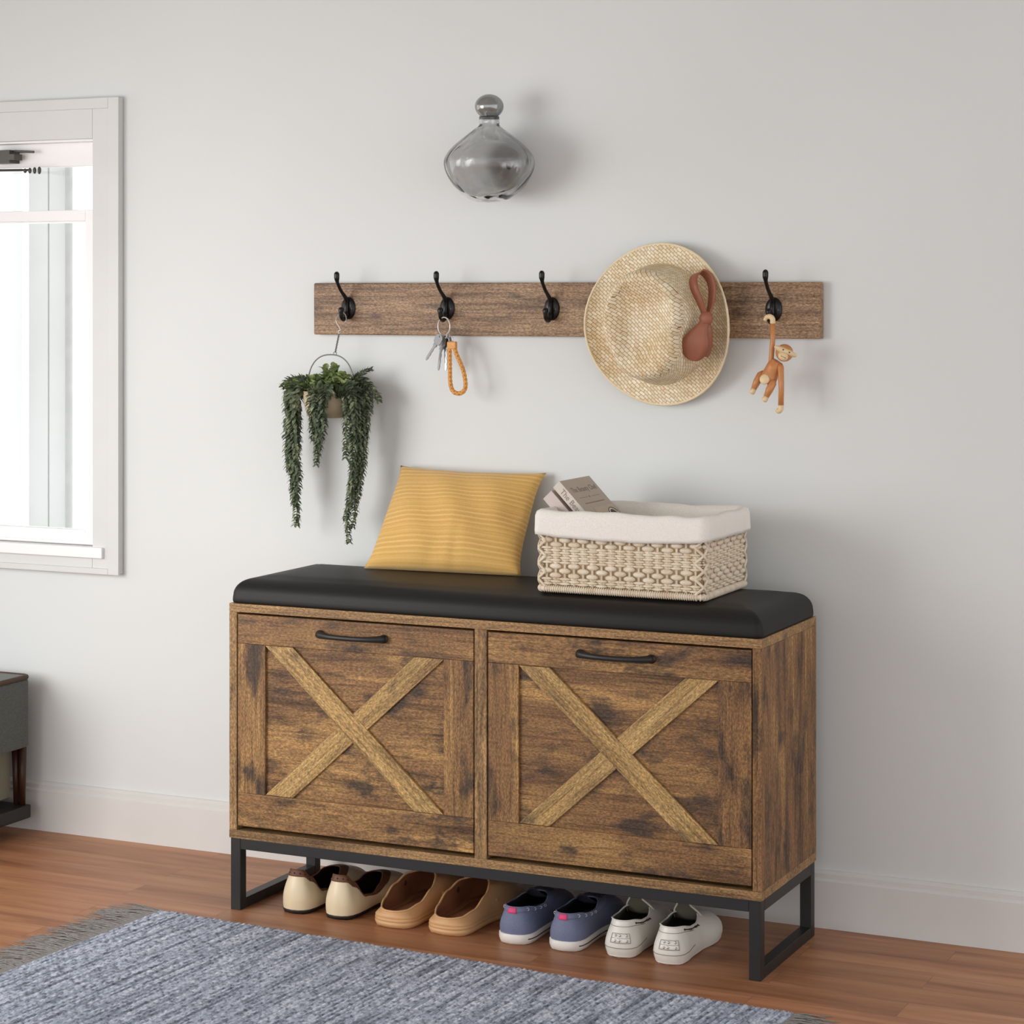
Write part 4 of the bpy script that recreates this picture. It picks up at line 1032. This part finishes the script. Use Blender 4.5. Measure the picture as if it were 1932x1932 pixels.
    def rimtube(s, name, mat, parent, r=0.0012, k=1.0, th0=0, th1=2*math.pi, off=0):
        closed = abs(th1-th0-2*math.pi) < 1e-6; n = 72
        pts = [s.M @ s.surf(th0+(th1-th0)*i/(n if closed else n-1), k, off) for i in range(n)]
        return MB().tube(pts, r, 6, closed=closed).build(name, mat, parent)
M_CREAM = plain('cream_leather', srgb(222,204,170), 0.38, var=0.05, nscale=30, bmp=0.04)
M_BROWNL = plain('brown_suede_trim', srgb(104,66,44), 0.6, var=0.15, nscale=120, bmp=0.15)
M_DARKIN = plain('dark_brown_lining', srgb(62,36,26), 0.55, bmp=0.05)
M_SOLEBK = plain('black_rubber', srgb(26,25,25), 0.5, bmp=0.05)
M_CLOG = plain('tan_rubber', srgb(206,160,112), 0.48, var=0.03, nscale=20, bmp=0.03)
M_CLOGIN = plain('brown_footbed', srgb(150,98,66), 0.6, var=0.06, nscale=60, bmp=0.05)
M_NAVY = plain('slate_blue_canvas', srgb(108,114,142), 0.7, var=0.08, nscale=300, bmp=0.12)
M_NAVYD = plain('navy_lining', srgb(36,30,42), 0.8, bmp=0.05)
M_WSOLE = plain('white_rubber', srgb(226,222,214), 0.45, var=0.02, bmp=0.03)
M_PINK = plain('pink_tape', srgb(214,62,112), 0.6, bmp=0.05)
M_WHITEL = plain('white_leather', srgb(226,222,212), 0.36, var=0.03, nscale=30, bmp=0.05)
M_GREYIN = plain('olive_grey_lining', srgb(104,100,84), 0.7, var=0.06, bmp=0.05)
M_STITCH = plain('brown_lace', srgb(70,46,34), 0.7, bmp=0.1)
def flat_shoe(X, Y, label):
    t = thing('flat_shoe', label, 'shoe', (X,Y+0.12,0), 'cream flats under the bench')
    s = Last(X,Y,R(-2),0.242,0.0300,0.027,0.039,0.007,[(0,0.0765),(0.04,0.0755),(0.14,0.062),(0.34,0.034),(0.52,0.030),(0.75,0.040),(0.92,0.050),(1,0.052)],0.027,0.010,0.150,toeh=0.035,bulge=0.006)
    s.sole_mesh('outsole', M_SOLEBK, t, 0.0002, 0.0078, 0.0012, -0.001)
    s.shell('upper', M_CREAM, t)
    s.lining(M_DARKIN, t)
    s.grid(0.80, 1.0, 5, 0.0009).build('trim_band', M_BROWNL, t, solid=0.001)
    s.rimtube('edge_piping', M_BROWNL, t, 0.0013)
    m = MB()
    for a in (0.02, 0.30, 0.52, 0.72, -0.30, -0.55):
        p = s.surf(a, 0.90, 0.0018); m.lathe([(0.0022,0),(0.0015,0.0012),(0.0002,0.0024)], 3, s.M @ Matrix.Translation(p) @ Matrix.Rotation(R(90)+0*a, 4, 'X') @ Matrix.Rotation(R(90), 4, 'Z'))
    m.build('studs', M_CHROME, t, smooth=False)
flat_shoe(0.1180,0.020,'leftmost cream flat shoe with brown studded collar, beside the left steel leg')
flat_shoe(0.2055,0.020,'cream flat shoe with brown studded collar, second from the left, beside the tan clogs')
def clog(X, Y, label):
    t = thing('clog', label, 'shoe', (X,Y+0.12,0), 'tan clogs under the bench')
    s = Last(X,Y,R(-3),0.245,0.0400,0.038,0.048,0.016,[(0,0.0290),(0.10,0.0300),(0.30,0.037),(0.60,0.054),(0.85,0.067),(1,0.070)],0.0375,0.004,0.135,toeh=0.050,bulge=0.0035)
    s.sole_mesh('sole', M_CLOG, t, 0.0002, 0.0165, 0.0012, -0.001, [(0.0014,0.006),(0.0016,0.0095),(-0.0006,0.0105),(0.0016,0.0118)])
    s.shell('upper', M_CLOG, t); s.lining(M_CLOGIN, t, 'footbed', 0.0035); s.rimtube('collar', M_CLOG, t, 0.0020)
    p = s.rimp(2*math.pi-1.9); q = s.surf(2*math.pi-1.9, 0.72)
    m = MB(); m.ell(s.M @ Vector((q.x+0.0062,q.y,q.z)), (0.0012,0.0042,0.0052), 12, 8); m.build('rivet_hole', M_DARKIN, t)
    a = 1.75; p = s.surf(a, 0.55); m = MB(); m.ell(s.M @ p, (0.0022,0.0040,0.0040), 12, 8); m.build('rivet', M_CLOG, t)
clog(0.3160,0.014,'tan slip-on clog standing beside the cream flats')
clog(0.4215,0.014,'tan slip-on clog standing beside the blue boat shoes')
def boat_shoe(X, Y, label):
    t = thing('boat_shoe', label, 'shoe', (X,Y+0.12,0), 'blue boat shoes under the bench')
    s = Last(X,Y,R(1),0.235,0.0305,0.030,0.040,0.0165,[(0,0.0615),(0.10,0.0612),(0.35,0.056),(0.60,0.055),(0.85,0.060),(1,0.062)],0.0285,0.008,0.125,toeh=0.042,bulge=0.0045)
    s.sole_mesh('sole', M_WSOLE, t, 0.0002, 0.0175, 0.0022, 0.0, [(0.0024,0.008)])
    s.shell('upper', M_NAVY, t); s.lining(M_NAVYD, t); s.rimtube('collar', M_NAVY, t, 0.0013)
    s.grid(0.78,1.0,4,0.0008).build('collar_band', M_NAVY, t, solid=0.0012)
    pts = [s.M @ s.sole(0.42+(1.9-0.42)*i/20, 0.0026, 0.0095) for i in range(21)]; MB().tube(pts, 0.0009, 6).build('sole_stripe', M_SOLEBK, t)
    s.grid(0.74,1.0,4,0.0017,-0.20,0.16,8).build('heel_tab', M_PINK, t, solid=0.001, label='pink heel tab')
    for a in (-0.75,0.70,1.05,1.35,1.6):
        c = s.M @ s.surf(a, 0.89, 0.0022); d = s.surf(a,0.89,0.01)-s.surf(a,0.89,0.0); d = (s.M.to_3x3() @ d).normalized(); u = Vector((0,0,1)); v = d.cross(u).normalized()
        m = MB(); m.tube([c+u*0.0022*math.cos(x)+v*0.0022*math.sin(x) for x in [2*math.pi*i/14 for i in range(14)]], 0.0007, 5, closed=True)
        m.build('eyelet', M_SILVER, t)
    # tongue rising from the throat
    tn = MB(); tn.grid(lambda u, v: s.M @ Vector(((u-0.5)*0.040*(1-0.35*v), 0.118-0.030*v+0.006*abs(2*u-1)**2, 0.052+0.0235*v*(1-0.45*abs(2*u-1)**2))), 13, 7); tn.build('tongue', M_NAVYD, t, solid=0.0016)
    lc = MB()
    for j in range(3): lc.tube([s.M @ Vector((x, 0.122+0.010*j, 0.0655-0.001*j-0.35*x*x*20)) for x in (-0.018,-0.009,0,0.009,0.018)], 0.0012, 6)
    lc.build('laces', M_NAVYD, t)
boat_shoe(0.5500,0.0165,'slate blue boat shoe with pink heel tab, standing beside the tan clogs')
boat_shoe(0.6440,0.0165,'slate blue boat shoe with pink heel tab, standing beside the white loafers')
def loafer(X, Y, label):
    t = thing('loafer', label, 'shoe', (X,Y+0.12,0), 'white loafers under the bench')
    s = Last(X,Y,R(3),0.225,0.0275,0.030,0.040,0.004,[(0,0.0600),(0.10,0.0600),(0.35,0.055),(0.60,0.054),(0.85,0.060),(1,0.062)],0.0270,0.011,0.118,toeh=0.042,bulge=0.0125)
    s.sole_mesh('outsole', M_WSOLE, t, 0.0002, 0.0048, 0.0004, -0.002)
    s.shell('upper', M_WHITEL, t); s.lining(M_GREYIN, t); s.rimtube('collar', M_WHITEL, t, 0.0014)
    # raised heel patch, seams and studs
    hp_ = s.grid(0.34,0.60,6,0.0008,-0.20,0.36,12).build('heel_patch', M_WHITEL, t, solid=0.001)
    m = MB()
    for kk in (0.40,0.54):
        for a in (-0.10,0.08,0.26): m.ell(s.M @ s.surf(a,kk,0.0018), (0.0021,0.0016,0.0021), 10, 6)
    m.build('stud', M_CHROME, hp_)
    sm = MB()
    sm.tube([s.M @ s.surf(-0.9+2.0*i/24, 0.20+0.10*((-0.9+2.0*i/24)/1.1)**4, 0.0006) for i in range(25)], 0.0006, 5)
    sm.tube([s.M @ s.surf(-1.2+2.5*i/24, 0.80, 0.0004) for i in range(25)], 0.0005, 5)
    box_ = [(-0.20,0.34),(0.36,0.34),(0.36,0.60),(-0.20,0.60)]; lp = []
    for i in range(4):
        a, b = box_[i], box_[(i+1) % 4]
        for j in range(8): lp.append(s.M @ s.surf(a[0]+(b[0]-a[0])*j/8, a[1]+(b[1]-a[1])*j/8, 0.0014))
    sm.tube(lp, 0.0005, 5, closed=True); sm.tube([s.M @ s.surf(-0.20+0.56*i/8, 0.47, 0.0014) for i in range(9)], 0.0004, 5)
    sm.build('seam', plain('seam_grey', srgb(150,142,130), 0.8, bmp=0), t)
    lc = MB()
    for a0, a1 in ((0.80,1.12),(1.20,1.48),(1.56,1.70)):
        lc.tube([s.M @ s.surf(a0+(a1-a0)*i/6, 0.885, 0.0014) for i in range(7)], 0.0011, 6)
        for a in (a0, a1): lc.tube([s.M @ s.surf(a, 0.885+d, 0.0014) for d in (-0.035,0.0,0.035)], 0.0010, 6)
    lc.build('side_lace', M_STITCH, t)
    def tp(u, v): return s.M @ Vector(((u-0.5)*0.050*(1-0.50*v**2), 0.112-0.030*v+0.010*abs(2*u-1)**2, 0.046+0.043*v*(1-0.32*abs(2*u-1)**2.5)))
    tn = MB(); tn.grid(tp, 17, 9); tg = tn.build('tongue', M_GREYIN, t, solid=0.0022, label='high tongue with an olive grey lining')
    e = [tp(0, j/8) for j in range(9)]+[tp(i/16, 1) for i in range(1, 17)]+[tp(1, 1-j/8) for j in range(1, 9)]
    MB().tube(e, 0.0017, 6).build('tongue_edge', M_WHITEL, tg)
loafer(0.7440,0.020,'white leather loafer with studded heel patch, standing beside the blue boat shoes')
loafer(0.8310,0.018,'rightmost white leather loafer with studded heel patch, nearest the right steel leg')

# ================================================================== rug
def rug_mat():
    m, nt, b = newmat('grey_blue_weave')
    tc = nt.nodes.new('ShaderNodeTexCoord'); sp = nt.nodes.new('ShaderNodeSeparateXYZ'); nt.links.new(tc.outputs['Object'], sp.inputs[0])
    g1 = noise(nt, coords(nt, (95, 7, 1)), 1, 3, 0.6); g2 = noise(nt, coords(nt, (120, 75, 1)), 1, 3, 0.7); g3 = noise(nt, coords(nt, (2,2,2)), 1, 2)
    c = ramp(nt, g1, [(0.36, srgb(130,137,152)), (0.50, srgb(186,194,210)), (0.64, srgb(216,222,234))])
    c = mix(nt, c, ramp(nt, g2, [(0.36, srgb(126,129,140)), (0.5, srgb(232,234,238)), (0.66, (1.28,1.28,1.28,1))]), 0.9, 'MULTIPLY')
    c = mix(nt, c, ramp(nt, g3, [(0.3, (0.86,0.87,0.90,1)), (0.7, (1.1,1.1,1.12,1))]), 0.8, 'MULTIPLY')
    nt.links.new(c, b.inputs['Base Color']); b.inputs['Roughness'].default_value = 0.95; b.inputs['Specular IOR Level'].default_value = 0.1; b.inputs['Sheen Weight'].default_value = 0.15
    bump(nt, b, g2, 0.7, 0.003); return m
rg = thing('woven_rug', 'grey blue ribbed rug with fringed ends on the floor in front of the bench', 'rug', (0.5,-0.5,0))
M_RUG = rug_mat(); M_FRINGE = plain('grey_fringe', srgb(140,136,132), 0.95, var=0.2, nscale=200, bmp=0.2)
rot = R(-3.2); RM = Matrix.Translation((-0.095,-0.072,0)) @ Matrix.Rotation(rot, 4, 'Z')      # local: x along the length, y negative towards the room
RL, RW = 1.20, 0.86; dx = 0.0026; dy = 0.0032; nx = int(RL/dx); ny = int(RW/dy)
vs = []; pitch = 0.0104
for j in range(ny+1):
    y = -j*dy
    for i in range(nx+1):
        x = i*dx; k = int(x/pitch); rib = abs(math.sin(math.pi*x/pitch)); ph = (k % 2)*0.5+((k*37) % 11)*0.09
        st = 0.5+0.5*math.sin(2*math.pi*(y/0.0135+ph))
        edge = 0.0035 if j == 0 or j == ny or i == 0 or i == nx else 0
        wob = 0.0022*mnoise.noise(Vector((x*14, y*2, 3)))+(0.0025*math.sin(2*math.pi*(x/pitch)) if j == 0 else 0)
        z = 0.0048+0.0030*rib*(0.55+0.45*st)-edge
        vs.append((x, y+(wob if j < 3 else 0), max(z, 0.0006)))
fs = [(j*(nx+1)+i, j*(nx+1)+i+1, (j+1)*(nx+1)+i+1, (j+1)*(nx+1)+i) for j in range(ny) for i in range(nx)]
me = bpy.data.meshes.new('rug_field'); me.from_pydata(vs, [], fs); me.flip_normals(); me.materials.append(M_RUG); me.polygons.foreach_set('use_smooth', [True]*len(fs))
o = bpy.data.objects.new('rug_field', me); o.matrix_basis = RM; C.objects.link(o); o.parent = rg; o.matrix_parent_inverse = wm(rg).inverted()
rnd = random.Random(5)
for side in (0, 1):
    m = MB(); n = 620
    for i in range(n):
        y = -RW*i/n+rnd.uniform(-.001,.001); x0 = 0.002 if side == 0 else RL-0.002; sg = -1 if side == 0 else 1
        ln = rnd.uniform(0.07,0.115) if side == 0 else rnd.uniform(0.035,0.075); w_ = rnd.uniform(-0.03,0.03); z = rnd.uniform(0.0012,0.0065)
        pts = [RM @ Vector((x0,y,0.0045)), RM @ Vector((x0+sg*ln*0.35,y+w_*0.25,z)), RM @ Vector((x0+sg*ln*0.7,y+w_*0.7,z*0.7)), RM @ Vector((x0+sg*ln,y+w_,0.0012))]
        m.tube(pts, [0.0011,0.0010,0.0008,0.0005], 4, caps=False)
    m.build('fringe', M_FRINGE, rg, fix=False)['kind'] = 'stuff'

# ================================================================== the edge of an upholstered seat by the window
seat = thing('upholstered_stool', 'grey fabric stool with brown piping and dark legs, standing below the window', 'stool', (-0.86,0.18,0))
M_GFAB = cloth_mat('grey_green_fabric', srgb(72,76,74), srgb(96,100,96), 300)
M_PIPE = plain('brown_piping', srgb(78,58,40), 0.7, bmp=0.1)
M_LEGW = plain('dark_walnut', srgb(58,30,18), 0.45, bmp=0.05)
M_BOXP = plain('olive_beige_panel', srgb(128,124,108), 0.7, var=0.06, nscale=20, bmp=0.05)
SX1, SY1 = -0.668, 0.300
def sb(name, a, b, mat, bev, segs=3, label=None):
    o = MB().box(a, b).build(name, mat, seat, smooth=False, bevel=bev, segs=segs); 
    if label: o['label'] = label
    return o
sb('seat_body', (-1.06,0.02,0.178),(SX1,SY1,0.318), M_GFAB, 0.006)
ppts = [(x, y, 0.3215) for x, y in rrect(-1.058,SX1-0.001,0.022,SY1-0.001,0.012,5)]
m = MB(); m.tube(ppts, 0.0052, 8, closed=True); m.build('piping', M_PIPE, seat)
sb('seat_top', (-1.056,0.024,0.316),(SX1-0.003,SY1-0.003,0.3245), M_GFAB, 0.003)
sb('storage_panel', (-1.05,0.045,0.075),(SX1-0.032,SY1-0.02,0.172), M_BOXP, 0.002, 1, 'olive beige panel below the seat')
for x, y in ((SX1-0.010,SY1-0.010),(SX1-0.012,0.035),(-1.048,SY1-0.010),(-1.048,0.035)):
    m = MB(); m.tube([(x,y,0.179),(x,y,0.060)], [0.0085,0.0062], 12); m.build('leg', M_LEGW, seat)
m = MB(); m.tube([(SX1-0.026,SY1-0.012,0.179),(SX1-0.022,SY1-0.014,0.060)], [0.0080,0.0055], 12); m.build('leg', M_LEGW, seat)
sb('base_frame', (-1.06,0.02,0.034),(SX1+0.003,SY1+0.002,0.061), M_BLACK, 0.003)
for x, y in ((-1.04,0.04),(-1.04,0.27),(-0.80,0.27),(-0.80,0.04)):
    m = MB(); m.tube([(x,y,0.0),(x,y,0.035)], 0.012, 14); m.build('foot', M_BLACK, seat)
